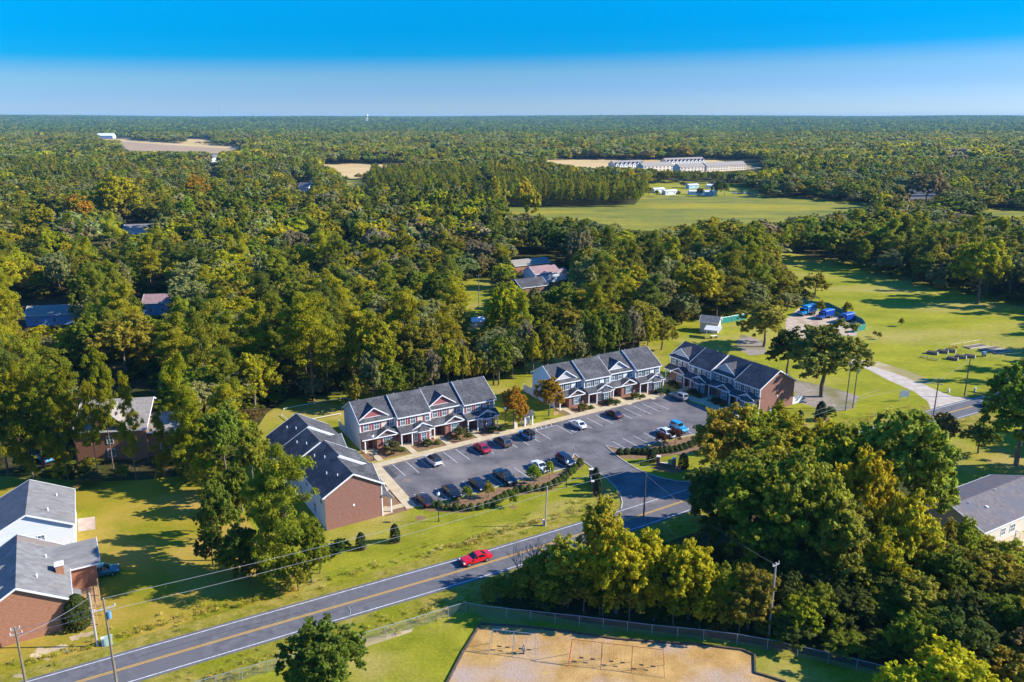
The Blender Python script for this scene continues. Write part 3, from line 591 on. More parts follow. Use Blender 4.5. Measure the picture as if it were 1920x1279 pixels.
# ================================================================== HEDGES, BALLS AND CONES
BOX = [conecrown('shrub_leaves', 80 + i, H=1.25, Rm=0.66, n=700, ls=0.2, z0=0.0) for i in range(2)]
CONE = [conecrown('holly_leaves', 90 + i, H=3.2, Rm=1.0, n=1700, ls=0.24) for i in range(2)]
GLOB = [broadleaf('bush_leaves', 95 + i, R_=1.15, Hc=1.9, z0=-0.1, nl=34, n=3600, ls=0.2, shape=0.3) for i in range(2)]
def shrub(x, y, r_, h, label, group=None, proto=BOX, tint=(0.07, 0.11, 0.02), name='boxwood_shrub', px=True, cat='shrub'):
    X, Y = W(x, y) if px else (x, y); me_ = rt.choice(proto); o = link(name, me_, None, (X, Y, 0), rt.uniform(0, 6))
    pr = dims(me_); o.scale = (r_ / pr[0], r_ / pr[0], h / pr[1]); tint = tuple(v * 1.25 for v in tint)
    o['tint'] = jit(tint, rt, 0.12); tag(o, label, cat, group); HAND.append((X, Y, r_)); return o
BXS = [(195, 780), (265, 785), (352, 812), (447, 815), (537, 820), (620, 820), (718, 806), (800, 788), (862, 765), (915, 732), (955, 707), (1000, 680), (1050, 655), (1120, 630), (1190, 607), (1272, 610), (1362, 598), (1445, 592), (1500, 568), (1565, 535), (1612, 517), (1655, 490), (1688, 455), (1730, 420), (1760, 395), (1785, 365), (1828, 328), (1848, 302)]
BG = 'clipped ball shrubs in an S-shaped row along the mulch strip'
for i, (x, y) in enumerate(BXS):
    shrub(*zl(x, y), 0.62 + 0.12 * (i % 3 == 0), 1.15 + 0.15 * (i % 2), 'clipped round boxwood in the long curving row below the parked cars', BG)
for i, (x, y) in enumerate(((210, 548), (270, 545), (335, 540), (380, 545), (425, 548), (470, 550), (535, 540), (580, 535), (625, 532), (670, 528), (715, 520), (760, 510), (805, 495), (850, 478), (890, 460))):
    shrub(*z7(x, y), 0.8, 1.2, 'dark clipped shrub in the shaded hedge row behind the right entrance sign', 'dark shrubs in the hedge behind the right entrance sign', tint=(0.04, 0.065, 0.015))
for x, y, t, r_, l_ in ((1117, 908, 876, 8, 'tall dark cone holly behind the left entrance sign'), (1121, 929, 890, 9, 'tall dark cone holly in front of the left entrance sign'), (1221.5, 866, 841, 9.5, 'cone holly left of the right entrance sign'), (1281, 878, 849, 10, 'cone holly right of the right entrance sign'),
        (677.5, 1029, 998, 10, 'left cone shrub on the lawn below the nearest brick gable'), (741, 1015.5, 982, 10, 'right cone shrub on the lawn below the nearest brick gable'), (1538, 788, 752, 11, 'large dark holly on the lawn beside the brick gable fence'), (1498, 797, 769, 9, 'smaller dark holly on the lawn, left of the large one')):
    X, Y = W(x, y); shrub(x, y, r_ * math.hypot(Y, H0) / FPX, hgt(Y, t), l_, None, CONE, (0.035, 0.06, 0.018), 'cone_holly')
shrub(638, 1031, 1.5, 1.7, 'round shrub at the right end of the small hedge near the large pine', proto=GLOB, tint=(0.05, 0.085, 0.015), name='round_shrub')
shrub(626, 1038, 1.9, 1.3, 'low green hedge clump beside the utility box near the large pine', proto=GLOB, tint=(0.07, 0.11, 0.015), name='round_shrub')
shrub(1554, 778, 1.6, 1.7, 'green bush right of the large dark holly', proto=GLOB, name='round_shrub')
shrub(148, 1175, 1.7, 4.6, 'tall dark bush against the brick gable of the bottom left house', proto=CONE, tint=(0.05, 0.08, 0.015), name='tall_bush')

for i, (x, y, t, r_, k_) in enumerate(((150, 898, 690, 26, 3), (214, 888, 655, 24, 3), (358, 905, 665, 34, 2), (112, 898, 690, 38, 0), (62, 896, 680, 40, 2), (16, 892, 690, 40, 1), (372, 912, 745, 34, 0))):
    ht(x, y, t, r_, 'pine', [(.125, .14, .006), (.105, .125, .008)][i % 2], f'{["tall", "bright", "wide", "dense", "broad", "leftmost", "rightmost"][i]} pine in the row before the tan-roofed brick house', proto=k_)

for x, y, t, r_, k_, l_ in ((400, 1062, 985, 26, 'dark green', 'low dark tree at the left foot of the dark lawn-edge tree'), (440, 1075, 1005, 28, 'mid-green', 'low green tree between the lawn-edge trees and the large pine'), (470, 1095, 1030, 24, 'dark green', 'dark bush-like tree beside the left foot of the large pine'), (520, 1105, 1030, 30, 'mid-green', 'bushy green tree below the large pine'), (560, 1108, 1045, 24, 'olive', 'olive bush-like tree below the right side of the large pine'),
        (410, 960, 880, 30, 'mid-green', 'green tree at the far corner of the golden lawn'), (385, 925, 850, 30, 'yellow-green', 'yellowish tree at the back right corner of the golden lawn'), (455, 960, 900, 26, 'olive', 'olive low tree behind the large pine'), (600, 1075, 1020, 20, 'mid-green', 'small green tree at the right foot of the large pine')):
    ht(x, y, t, r_, 'b', k_, l_, proto=[1, 3][int(x) % 2])
for x, y, t, r_, k_, c_, l_ in ((1412, 522, 430, 42, 'b', (.20, .175, .008), 'rounded golden-green tree at the left end of the right meadow'), (1832, 568, 446, 48, 'b', (.20, .215, .01), 'bright yellow-green tree standing out of the dark tree line at the right'), (228, 428, 324, 50, 'b', (.20, .20, .01), 'broad yellow-green crown in the upper left woods'),
        (372, 402, 328, 24, 'b', (.32, .17, .01), 'golden tree in the upper left woods'), (150, 440, 366, 30, 'b', (.32, .155, .01), 'golden orange tree beside the far left cottage'), (88, 455, 385, 26, 'b', (.24, .19, .01), 'yellow tree at the far left edge of the woods'), (1302, 598, 488, 48, 'b', (.19, .19, .012), 'tall yellow-green tree behind the white-walled townhouses'),
        (1735, 388, 322, 36, 'b', (.19, .13, .08), 'pinkish brown tree by the far right field'), (1085, 520, 428, 26, 'b', (.17, .13, .09), 'greyish brown tree right of the pink-roofed house'), (440, 655, 548, 68, 'b', (.20, .20, .008), 'broad bright yellow-green tree above the leafless white trees'),
        (588, 752, 555, 58, 'pine', (.135, .15, .006), 'tall bright pine behind the nearest townhouse roof'), (705, 745, 590, 56, 'b', (.14, .15, .01), 'green tree behind the white rail'), (480, 775, 660, 46, 'b', (.17, .18, .012), 'yellow-green tree left of the nearest townhouse roof'), (1365, 590, 470, 40, 'pine', (.12, .135, .012), 'tall pine at the left edge of the right meadow'), (945, 660, 530, 34, 'b', (.19, .22, .01), 'bright green tree beside the woodland clearing')):
    ht(x, y, t, r_, k_, c_, l_)

for i, (x, y, t, r_, k_) in enumerate(((1216, 366, 350, 8, 'olive'), (1231, 368, 356, 6, 'mid-green'), (1282, 352, 340, 9, 'pale brown'), (1312, 368, 352, 7, 'dark green'), (1344, 368, 338, 11, 'dark green'), (1358, 367, 342, 10, 'mid-green'), (1336, 350, 338, 8, 'pale brown'), (1272, 368, 358, 5, 'olive'))):
    ht(x, y, t, r_, 'b', k_, f'{k_} tree {["at the left end of", "in front of the first of", "above the middle of", "beside the blue one of", "dark and tall right of", "rightmost beside", "behind the last of", "small, between two of"][i]} the mobile homes')

for i, (x, y, t, r_, pr_) in enumerate(((186, 905, 715, 20, 3), (256, 902, 700, 24, 0), (312, 906, 770, 18, 2), (128, 905, 735, 24, 2))):
    ht(x, y, t, r_, 'pine', (.14, .145, .006), f'{["slender", "mid-sized", "bushy", "bushy left-hand"][i]} pine standing right before the tan-roofed brick house', proto=pr_)
for i, (x, y, t, r_, k_) in enumerate(((1040, 1140, 1068, 30, 'mid-green'), (1095, 1150, 1075, 30, 'olive'), (1130, 1155, 1050, 32, 'yellow-green'), (1180, 1165, 1085, 28, 'olive'), (1225, 1165, 1078, 30, 'yellow-green'), (1262, 1172, 1092, 26, 'mid-green'), (1312, 1178, 1085, 30, 'yellow-green'), (1345, 1182, 1100, 26, 'olive'), (1385, 1188, 1110, 24, 'mid-green'), (990, 1120, 1066, 22, 'olive'))):
    ht(x, y, t, r_, 'b', k_, f'{k_} leafy thicket behind the playground fence, {["first", "second", "third", "fourth", "fifth", "sixth", "seventh", "eighth", "last", "small one before the first"][i]} from the left', name='thicket', cat='shrub', proto=[1, 3][i % 2])

q_ = random.Random(3); kk_ = ['olive', 'mid-green', 'yellow-green', 'grey-green', 'dark green', 'olive', 'mid-green', 'pale brown']
for row, (xa, ya, xb, yb, n_) in enumerate(((672, 768, 925, 722, 10), (935, 722, 985, 700, 3), (1000, 706, 1240, 656, 10))):
    for i in range(n_):
        t = i / (n_ - 1); x = xa + (xb - xa) * t; y = ya + (yb - ya) * t; k_ = kk_[(i * 3 + row) % 8]
        ht(x, y, y - q_.uniform(55, 105), q_.uniform(19, 30), 'b', k_, f'{k_} tree right behind {["the red-shuttered townhouses", "the gap between middle townhouses", "the white-sided townhouses"][row]}, {["first", "second", "third", "fourth", "fifth", "sixth", "seventh", "eighth", "ninth", "tenth"][i]} from the left', proto=q_.randrange(4))
# ================================================================== BUILDINGS
def wallmat(name, c, d=0.12, st=(0.3, 0.3, 14), sc=1.0): return mat(name, tuple(v * (1 - d) for v in c), tuple(min(1, v * (1 + d)) for v in c), sc, 0.8, stretch=st, lo=0.3, hi=0.7)
M_ROOF = mat('slate_shingles', (0.052, 0.051, 0.054), (0.108, 0.106, 0.110), 3.0, 0.95, c3=(0.125, 0.122, 0.122), scale2=0.4, spec=0.05, fine=0.25, fscale=2.2, stretch=(1, 1, 1), detail=8, bump=0.2)
M_ROOFT = mat('tan_shingles', (0.24, 0.205, 0.17), (0.36, 0.32, 0.27), 2.0, 0.9, detail=8)
M_ROOFG = mat('weathered_shingles', (0.165, 0.158, 0.150), (0.24, 0.232, 0.222), 1.2, 0.9, c3=(0.26, 0.17, 0.12), scale2=0.25, stretch=(1, 0.25, 1), detail=8, f3=0.58, spec=0.05, fine=0.15, fscale=2)
M_ROOFG2 = mat('grey_shingles', (0.125, 0.105, 0.105), (0.19, 0.165, 0.165), 1.4, 0.9, c3=(0.13, 0.125, 0.14), scale2=0.3, detail=9)
M_ROOFP = mat('dusty_red_roof', (0.27, 0.165, 0.16), (0.36, 0.235, 0.22), 1)
M_BRICK = mat('brick', (0.20, 0.088, 0.062), (0.33, 0.17, 0.125), 2.2, 0.9, c3=(0.27, 0.135, 0.10), scale2=0.5, stretch=(1, 1, 4.5), detail=9, bump=0.1)
M_BRICK2 = mat('orange_brick', (0.30, 0.125, 0.065), (0.42, 0.20, 0.115), 2.0, 0.9, stretch=(1, 1, 4.5), detail=9)
M_TRIM = mat('white_trim', (0.80, 0.80, 0.79), rough=0.5)
M_GLASS = mat('window_glass', (0.10, 0.16, 0.18), rough=0.08, spec=0.8)
M_DOOR = mat('door_dark', (0.10, 0.03, 0.03), rough=0.5)
M_CREAM = wallmat('cream_siding', (0.66, 0.57, 0.46)); M_WHITE = wallmat('white_siding', (0.72, 0.74, 0.76)); M_TAN = wallmat('tan_siding', (0.50, 0.42, 0.35))
M_GREYS = wallmat('grey_and_shade_siding', (0.55, 0.56, 0.56)); M_BLUE = wallmat('blue_and_shade_siding', (0.42, 0.62, 0.78)); M_BLUE2 = wallmat('blue_siding', (0.22, 0.40, 0.62))
M_SHR = mat('red_shutter', (0.27, 0.06, 0.07), rough=0.6); M_SHK = mat('black_shutter', (0.055, 0.06, 0.07), rough=0.6)
M_SCAL = mat('red_shakes', (0.30, 0.085, 0.085), (0.40, 0.14, 0.13), 3, stretch=(1, 1, 5)); M_SCALW = mat('grey_shakes', (0.50, 0.47, 0.46), (0.62, 0.59, 0.57), 3, stretch=(1, 1, 5))
_wc = {}
def window(parent, x, y, z, w_=0.95, h=1.5, face=-1, axis='x', shut=None, sw=0.38, sides=(1, 1), split=1):
    """a window in a wall; face is the outward side along y (or along x when axis is y)"""
    k = (round(w_, 2), round(h, 2), split)
    if k not in _wc:
        f = MB(); t = 0.09
        f.box(-w_ / 2 - t, -w_ / 2, -0.06, 0.02, -t, h + t); f.box(w_ / 2, w_ / 2 + t, -0.06, 0.02, -t, h + t); f.box(-w_ / 2, w_ / 2, -0.06, 0.02, -t, 0); f.box(-w_ / 2, w_ / 2, -0.06, 0.02, h, h + t)
        f.box(-w_ / 2, w_ / 2, -0.045, 0.0, h / 2 - 0.03, h / 2 + 0.03)
        for i in range(1, split + 1):
            xx = -w_ / 2 + w_ * i / (split + 1); f.box(xx - 0.025, xx + 0.025, -0.04, 0.0, 0, h)
        g = MB(); g.box(-w_ / 2, w_ / 2, -0.02, 0.01, 0, h)
        _wc[k] = (f.mesh('window_frame', M_TRIM), g.mesh('window_pane', M_GLASS))
    fm, gm = _wc[k]
    rz = {('x', -1): 0, ('x', 1): math.pi, ('y', 1): math.pi / 2, ('y', -1): -math.pi / 2}[(axis, face)]
    o = link('window', fm, parent, (x, y, z), rz); link('pane', gm, o)
    if shut:
        ks = ('s', round(h, 2), round(sw, 2), shut.name)
        if ks not in _wc: _wc[ks] = MB().box(-sw / 2, sw / 2, -0.05, 0.01, -0.06, h + 0.06).mesh('shutter', shut)
        for i, s in enumerate((-1, 1)):
            if sides[i]:
                dx = s * (w_ / 2 + 0.09 + sw / 2 + 0.005); c_, s_ = math.cos(rz), math.sin(rz)
                link('shutter', _wc[ks], parent, (x + dx * c_, y + dx * s_, z), rz)
def roof_slab(name, parent, q, m, th=0.14, fascia=True):
    """q: four corners, eave-left, eave-right, ridge-right, ridge-left"""
    b_ = MB(); b_.prism([(p[0], p[1], p[2]) for p in q], (0, 0, th)); o = b_.build(name, m, parent)
    return o
def townhouse(name, org, ang, wall, gablem, shut, endL, endR, label, vents=False, brickL=False):
    T = empty(name, (org[0], org[1], 0), ang, label, 'townhouses', 'four rows of two-storey townhouses'); w_ = 7.22; ez = 5.6; pt = 0.57; oh = 0.4
    Y0 = [0.8, 0, 0.8, 0]; Y1 = [10.2, 10.2, 10.9, 10.9]
    trim = MB()
    for u in range(4):
        x0, x1 = u * w_, (u + 1) * w_; yf, yb = Y0[u], Y1[u]; ym = (yf + yb) / 2; rz_ = ez + pt * ((yb - yf) / 2 + oh)
        xl = x0 - (0.3 if u == 0 else -0.01); xr = x1 + (0.3 if u == 3 else -0.01)
        # upper and lower front wall
        b_ = MB(); b_.box(x0, x1, yf, yf + 0.2, 2.75, ez - 0.02); b_.build('upper_wall', wall, T)
        b_ = MB(); b_.box(x0, x1, yf, yf + 0.2, 0, 2.75); b_.build('brick_wall', M_BRICK, T)
        b_ = MB(); b_.box(x0, x1, yb - 0.2, yb, 0, ez - 0.02); b_.build('back_wall', wall, T)
        gz = lambda y: ez + pt * ((y - yf + oh) if y < ym else (yb - y + oh)) - 0.02
        for side, xx, mm in (('L', x0, endL if u == 0 else wall), ('R', x1 - 0.18, endR if u == 3 else wall)):
            b_ = MB(); xo = xx + (0.003 if side == 'R' and u < 3 else 0)
            b_.prism([(xo, yf + 0.2, 0), (xo, yb - 0.2, 0), (xo, yb - 0.2, gz(yb - 0.2)), (xo, ym, gz(ym)), (xo, yf + 0.2, gz(yf + 0.2))], (0.175, 0, 0)); b_.build('side_wall', mm, T)
            if (u == 0 and side == 'L') or (u == 3 and side == 'R'):   # corner returns of the end wall
                b_ = MB(); px_ = x0 - 0.02 if side == 'L' else x1 - 0.02
                b_.box(px_, px_ + 0.04, yf - 0.01, yb + 0.01, 0, ez - 0.03); b_.build('side_wall', mm, T)
        roof_slab('roof', T, [(xl, yf - oh, ez), (xr, yf - oh, ez), (xr, ym, rz_), (xl, ym, rz_)], M_ROOF)
        roof_slab('roof', T, [(xl, ym, rz_), (xr, ym, rz_), (xr, yb + oh, ez), (xl, yb + oh, ez)], M_ROOF)
        MB().box(xl, xr, yf - oh - 0.04, yf - oh, ez - 0.14, ez + 0.1).build('gutter', M_TRIM, T); MB().box(xl, xr, yb + oh, yb + oh + 0.04, ez - 0.14, ez + 0.1).build('gutter', M_TRIM, T)
        MB().box(xl + .02, xr - .02, yf - oh, yf, ez - 0.05, ez - 0.015).build('soffit', M_TRIM, T); MB().box(xl + .02, xr - .02, yb, yb + oh, ez - 0.05, ez - 0.015).build('soffit', M_TRIM, T)
        for xx in ([xl] if u in (0, 1, 3) else []) + ([xr] if u in (1, 3) else []):
            rk = MB(); rk.bar((xx, yf - oh, ez + 0.04), (xx, ym, rz_ + 0.04), 0.06, 0.24)
            if u in (0, 3): rk.bar((xx, yb + oh, ez + 0.04), (xx, ym, rz_ + 0.04), 0.06, 0.24)
            rk.build('rake_board', M_TRIM, T)
        for xx in (x0 + 0.07, x1 - 0.07): MB().box(xx - 0.08, xx + 0.08, yf - 0.03, yf + 0.004, 2.9, ez - 0.05).build('corner_board', M_TRIM, T)
        cb = MB()
        if u == 0: cb.box(x0 - 0.05, x0 - 0.021, yf - 0.03, yf + 0.14, 0, ez - 0.05)
        if u == 3: cb.box(x1 + 0.021, x1 + 0.05, yf - 0.03, yf + 0.14, 0, ez - 0.05)
        if cb.v: cb.build('corner_board', M_TRIM, T)
        wy = yf
        window(T, x0 + 1.25, wy, 3.95, shut=shut); window(T, x0 + 3.35, wy, 3.95, shut=shut); window(T, x0 + 6.45, wy, 3.95, w_=0.85, shut=shut, sides=(1, 0))
        # back windows and doors
        window(T, x0 + 1.7, yb, 3.9, face=1); window(T, x0 + 5.2, yb, 3.9, face=1); window(T, x0 + 5.2, yb, 1.0, face=1)
        b_ = MB(); b_.box(x0 + 1.1, x0 + 2.2, yb, yb + 0.04, 0.05, 2.15); b_.build('back_door', M_TRIM, T)
        # entry door
        dk = link('door', MB().box(-0.48, 0.48, -0.05, 0.02, 0.1, 2.2).mesh('door', M_DOOR), T, (x0 + (2.0 if u % 2 == 0 else 1.7), yf, 0)); link('door_knob', MB().ball((0.38, -0.08, 1.1), 0.05, 6, 4).mesh('door_knob', M_TRIM), dk)
        if u % 2 == 0:
            # dormer gable on the roof
            gy = yf + 0.55; bz = ez + pt * (gy - yf + oh) + 0.1; cx_ = x0 + 3.05; hw = 2.75; ap = bz + 1.85; yr = yf - oh + (ap - ez) / pt
            b_ = MB(); b_.prism([(cx_ - hw, gy, bz), (cx_ + hw, gy, bz), (cx_, gy, ap)], (0, 0.1, 0)); b_.build('gable_face', gablem, T)
            sl = MB(); e_ = 0.18
            for s in (-1, 1):
                yb_ = yf - oh + (bz - ez) / pt
                sl.prism([(cx_, gy - 0.3, ap), (cx_ + s * (hw + 0.25), gy - 0.3, bz - 0.17), (cx_ + s * (hw + 0.25), yb_ + 0.3, bz - 0.17), (cx_, yr + 0.2, ap)], (0, 0, 0.12))
            sl.build('dormer_roof', M_ROOF, T)
            rb = MB()
            for s in (-1, 1): rb.bar((cx_ + s * (hw + 0.28), gy - 0.33, bz - 0.14), (cx_, gy - 0.33, ap + 0.05), 0.05, 0.2)
            rb.bar((cx_ - hw + 0.1, gy - 0.02, bz + 0.02), (cx_ + hw - 0.1, gy - 0.02, bz + 0.02), 0.05, 0.14); rb.build('rake_board', M_TRIM, T)
        # ground-floor porch roof: a lean-to all along, with a gable over each projection
        pz0, pz1, po = 2.75, 3.62, 1.85
        roof_slab('porch_roof', T, [(xl if u == 0 else x0 + 0.01, yf - po, pz0), (xr if u == 3 else x1 - 0.01, yf - po, pz0), (xr if u == 3 else x1 - 0.01, yf - 0.003, pz1), (xl if u == 0 else x0 + .01, yf - 0.003, pz1)], M_ROOF, 0.1)
        g2_ = MB(); g2_.box(x0 + (-.3 if u == 0 else 0.01), x1 + (.3 if u == 3 else -0.01), yf - po - 0.04, yf - po, pz0 - 0.1, pz0 + 0.1); g2_.build('gutter', M_TRIM, T)
        if u % 2 == 0:
            a0, a1 = x0 + 2.8, x0 + 6.75; py = yf - 1.5; c0 = (a0 + a1) / 2; hh = (a1 - a0) / 2
            b_ = MB(); b_.box(a0, a1, py, yf - 0.002, 0, 2.72); b_.prism([(a0, py, 2.72), (a1, py, 2.72), (c0, py, 2.72 + hh * 0.55)], (0, 0.15, 0)); b_.build('brick_projection', M_BRICK, T)
            window(T, c0 + 0.15, py, 0.75, w_=1.6, h=1.55, shut=shut, split=3)
        else:
            a0, a1 = x0 + 2.6, x0 + 7.0; py = yf - 1.5; c0 = (a0 + a1) / 2; hh = (a1 - a0) / 2
            pts = [(a0 + 0.25, yf - 0.002), (a0 + 0.25, py + 0.35), (a0 + 1.15, py - 0.45), (a1 - 1.15, py - 0.45), (a1 - 0.25, py + 0.35), (a1 - 0.25, yf - 0.002)]
            b_ = MB(); b_.prism([(x_, y_, 0) for x_, y_ in pts], (0, 0, 2.6)); b_.build('brick_bay', M_BRICK, T)
            window(T, c0, py - 0.45, 0.75, w_=1.0, h=1.5, shut=shut); 
            d_ = Vector((0.9, -0.8)).normalized()
            for s in (-1, 1):
                wx, wy_ = (a0 + 0.7 if s < 0 else a1 - 0.7), py - 0.05; fm, gm = _wc[(0.95, 1.5, 1)]
                o = link('window', fm, T, (wx, wy_, 0.75), -s * -0.727 if s > 0 else -0.727); o.scale = (0.62, 1, 1); link('pane', gm, o)
            hr = MB()   # faceted roof of the bay inside the gable frame
            rp_ = [(a0 + 0.05, py + 0.3, 2.62), (a0 + 1.0, py - 0.72, 2.62), (a1 - 1.0, py - 0.72, 2.62), (a1 - 0.05, py + 0.3, 2.62)]; tp = (c0, py + 0.25, 3.55)
            for i in range(3): hr.prism([rp_[i], rp_[i + 1], tp], (0, 0, 0.08))
            hr.build('bay_roof', M_ROOF, T)
            tr = MB()
            for i in range(3): tr.bar(rp_[i], rp_[i + 1], 0.08, 0.16)
            tr.build('gutter', M_TRIM, T)
            b_ = MB(); b_.prism([(a0, py + 0.32, 2.72), (a1, py + 0.32, 2.72), (c0, py + 0.32, 2.72 + hh * 0.55)], (0, 0.1, 0)); b_.build('gable_face', M_TRIM, T)
        fy = py - 0.3 if u % 2 == 0 else py + 0.1; ap = pz0 + (hh + 0.3) * 0.55
        sl = MB()
        for s in (-1, 1): sl.prism([(c0, fy, ap), (c0 + s * (hh + 0.35), fy, pz0), (c0 + s * (hh + 0.35), yf - po + 0.1 if False else yf - 1.6, pz0), (c0 + s * (hh + 0.35) * 0.05, yf - 0.004, ap)], (0, 0, 0.1))
        for s in (-1, 1): sl.prism([(c0, fy, ap), (c0 + s * (hh + 0.35), fy, pz0), (c0 + s * 1.2, yf - 0.005, ap - 0.35), (c0, yf - 0.005, ap)], (0, 0, 0.102))
        sl.build('porch_gable_roof', M_ROOF, T)
        rb = MB()
        for s in (-1, 1): rb.bar((c0 + s * (hh + 0.4), fy - 0.03, pz0 + 0.02), (c0, fy - 0.03, ap + 0.04), 0.06, 0.22)
        rb.build('rake_board', M_TRIM, T)
        for xx in ([x0 + 0.35] if u % 2 == 0 else [x0 + 0.25, x0 + 2.45]) + ([x1 - 0.15] if u == 3 else []):
            b_ = MB(); b_.box(xx - 0.1, xx + 0.1, yf - 1.7, yf - 1.5, 0, pz0); b_.build('porch_post', M_TRIM, T)
        b_ = MB(); b_.box(x0 + 0.1, x0 + 2.6, yf - 1.75, yf - 0.003, 0.004, 0.13 + 0.002 * u); b_.build('porch_floor', M_CONC, T)
        for k in range(2):
            vx, vy = x0 + 2.2 + 2.6 * k, ym + 1.7 + 0.9 * k; vz = rz_ - pt * (vy - ym)
            b_ = MB(); b_.tube((vx, vy, vz), (vx, vy, vz + 0.55), 0.09, n=6); b_.build('roof_vent', M_TRIM, T)
    for s, xx in (('L', -0.02), ('R', 4 * w_ + 0.02)):   # small wall vent on the gable
        b_ = MB(); b_.cbox((xx, 5.6, 3.2), (0.12, 0.3, 0.35)); b_.build('wall_vent', M_TRIM, T)
    return T
A30 = R(29.9)
def orgn(e, a): return (e[0] + math.cos(a) * 0.3 + math.sin(a) * 0.4, e[1] + math.sin(a) * 0.3 - math.cos(a) * 0.4)
O2 = orgn((-29.15, 141.52), A30); O3 = orgn((9.34, 164.68), A30); O4 = orgn((38.44, 186.9), R(-58.4)); O1 = orgn((-20.31, 116.10), R(121.6))
townhouse('townhouse_row', O2, A30, M_CREAM, M_SCAL, M_SHR, M_GREYS, M_CREAM, 'townhouse row with red shutters and red gable shakes, facing the parked red car')  # left end greyer than the cream front: its shade is in the colour
townhouse('townhouse_row', O3, A30, M_WHITE, M_SCALW, M_SHK, M_BLUE, M_WHITE, 'white-sided townhouse row with black shutters behind the orange maple')  # blue of the left end wall paints in the shade on white siding
townhouse('townhouse_row', O4, R(-58.4), M_TAN, M_SCALW, M_SHK, M_TAN, M_BRICK, 'shaded dark-roofed townhouse row with a brick end gable, at the far right of the lot')
townhouse('townhouse_row', O1, R(121.6), M_WHITE, M_SCALW, M_SHK, M_BRICK, M_WHITE, 'nearest townhouse row seen from behind, with big brick end gable beside the large pine')

# beds in front of the rows and short walks to the doors
def front(org, a, pts): c_, s_ = math.cos(a), math.sin(a); return [(org[0] + x * c_ - y * s_, org[1] + x * s_ + y * c_) for x, y in pts]
for org, a, dp in ((O2, A30, 5.0), (O3, A30, 5.2), (O4, R(-58.4), 3.4), (O1, R(121.6), 4.0)):
    sheet('mulch_bed', front(org, a, [(-0.5, -dp), (29.2, -dp), (29.2, 0.5), (-0.5, 0.5)]), 0.016, M_MULCH, px=False)
    for u in range(4):
        x = u * 7.22 + (1.6 if u % 2 == 0 else 1.3); yf = 0.8 if u % 2 == 0 else 0
        walk('door_walk', front(org, a, [(x - 0.6, -dp - 0.4), (x + 0.6, -dp - 0.4), (x + 0.6, yf - 1.7), (x - 0.6, yf - 1.7)]), 0.09 + 0.001 * u)
shr_n = {0: 'large rounded olive bush', 1: 'clipped green bush', 2: 'loose olive bush', 3: 'pair of low green shrubs'}
for bi, (org, a, nm) in enumerate(((O2, A30, 'red-shuttered townhouses'), (O3, A30, 'white-sided townhouses'), (O4, R(-58.4), 'shaded townhouses'))):
    for u in range(4):
        x = u * 7.22 + 5.0; y = -3.0 - (0.2 if u % 2 else 0); X_, Y_ = front(org, a, [(x, y)])[0]; un = ['first', 'second', 'third', 'fourth'][u]
        big = u % 2 == 0
        if bi == 0: r_, h, tn = (1.9, 2.3, (0.15, 0.14, 0.04)) if big else (1.15, 1.3, (0.08, 0.12, 0.02))
        elif bi == 1: r_, h, tn = (1.3, 1.4, (0.17, 0.17, 0.03)) if big else (1.5, 1.3, (0.07, 0.11, 0.025))
        else: r_, h, tn = (1.3, 1.4, (0.05, 0.07, 0.02))
        shrub(X_, Y_, r_, h, f'{"large rounded" if big else "low green"} bush before the {un} unit of the {nm}', None, GLOB, tn, 'foundation_bush', px=False)
        X_, Y_ = front(org, a, [(x + 2.0, y - 0.2)])[0]
        shrub(X_, Y_, 0.7, 0.8, f'small green shrub beside the larger bush of the {un} unit, {nm}', None, BOX, (0.09, 0.13, 0.02), 'small_shrub', px=False)

# generic gabled house
def house(name, org, ang, L, D, ez, rz_, wall, roofm, label, gable=None, cat='house', base=None, wins=(), oh=0.35, group=None, trim=True, chim=None):
    T = empty(name, (org[0], org[1], 0), ang, label, cat, group); ym = D / 2; gable = gable or wall; pt = (rz_ - ez) / (ym + oh)
    MB().box(0, L, 0, 0.2, 0, ez).build('wall', wall, T); MB().box(0, L, D - 0.2, D, 0, ez).build('wall', wall, T)
    for x in (0, L - 0.2):
        b_ = MB(); b_.prism([(x - 0.004, 0.2, 0), (x - 0.004, D - 0.2, 0), (x - 0.004, D - 0.2, ez + pt * (oh + .2) - 0.02), (x - 0.004, ym, rz_ - 0.02), (x - 0.004, 0.2, ez + pt * (oh + .2) - 0.02)], (0.208, 0, 0)); xo = -0.03 if x == 0 else L - 0.01
        b_.box(xo, xo + 0.04, -0.01, D + 0.01, 0, ez - 0.01); b_.build('gable_wall', gable, T)
    roof_slab('roof', T, [(-oh, -oh, ez), (L + oh, -oh, ez), (L + oh, ym, rz_), (-oh, ym, rz_)], roofm); roof_slab('roof', T, [(-oh, ym, rz_), (L + oh, ym, rz_), (L + oh, D + oh, ez), (-oh, D + oh, ez)], roofm)
    if trim:
        f = MB()
        for x in (-oh, L + oh):
            f.bar((x, -oh, ez + .04), (x, ym, rz_ + .04), 0.07, 0.24); f.bar((x, D + oh, ez + .04), (x, ym, rz_ + .04), 0.07, 0.24)
        for y in (-oh, D + oh): f.bar((-oh, y, ez + .04), (L + oh, y, ez + .04), 0.08, 0.22)
        f.build('trim', M_TRIM, T)
    for wx, wz, ww, wh in wins: window(T, wx, 0, wz, ww, wh)
    return T
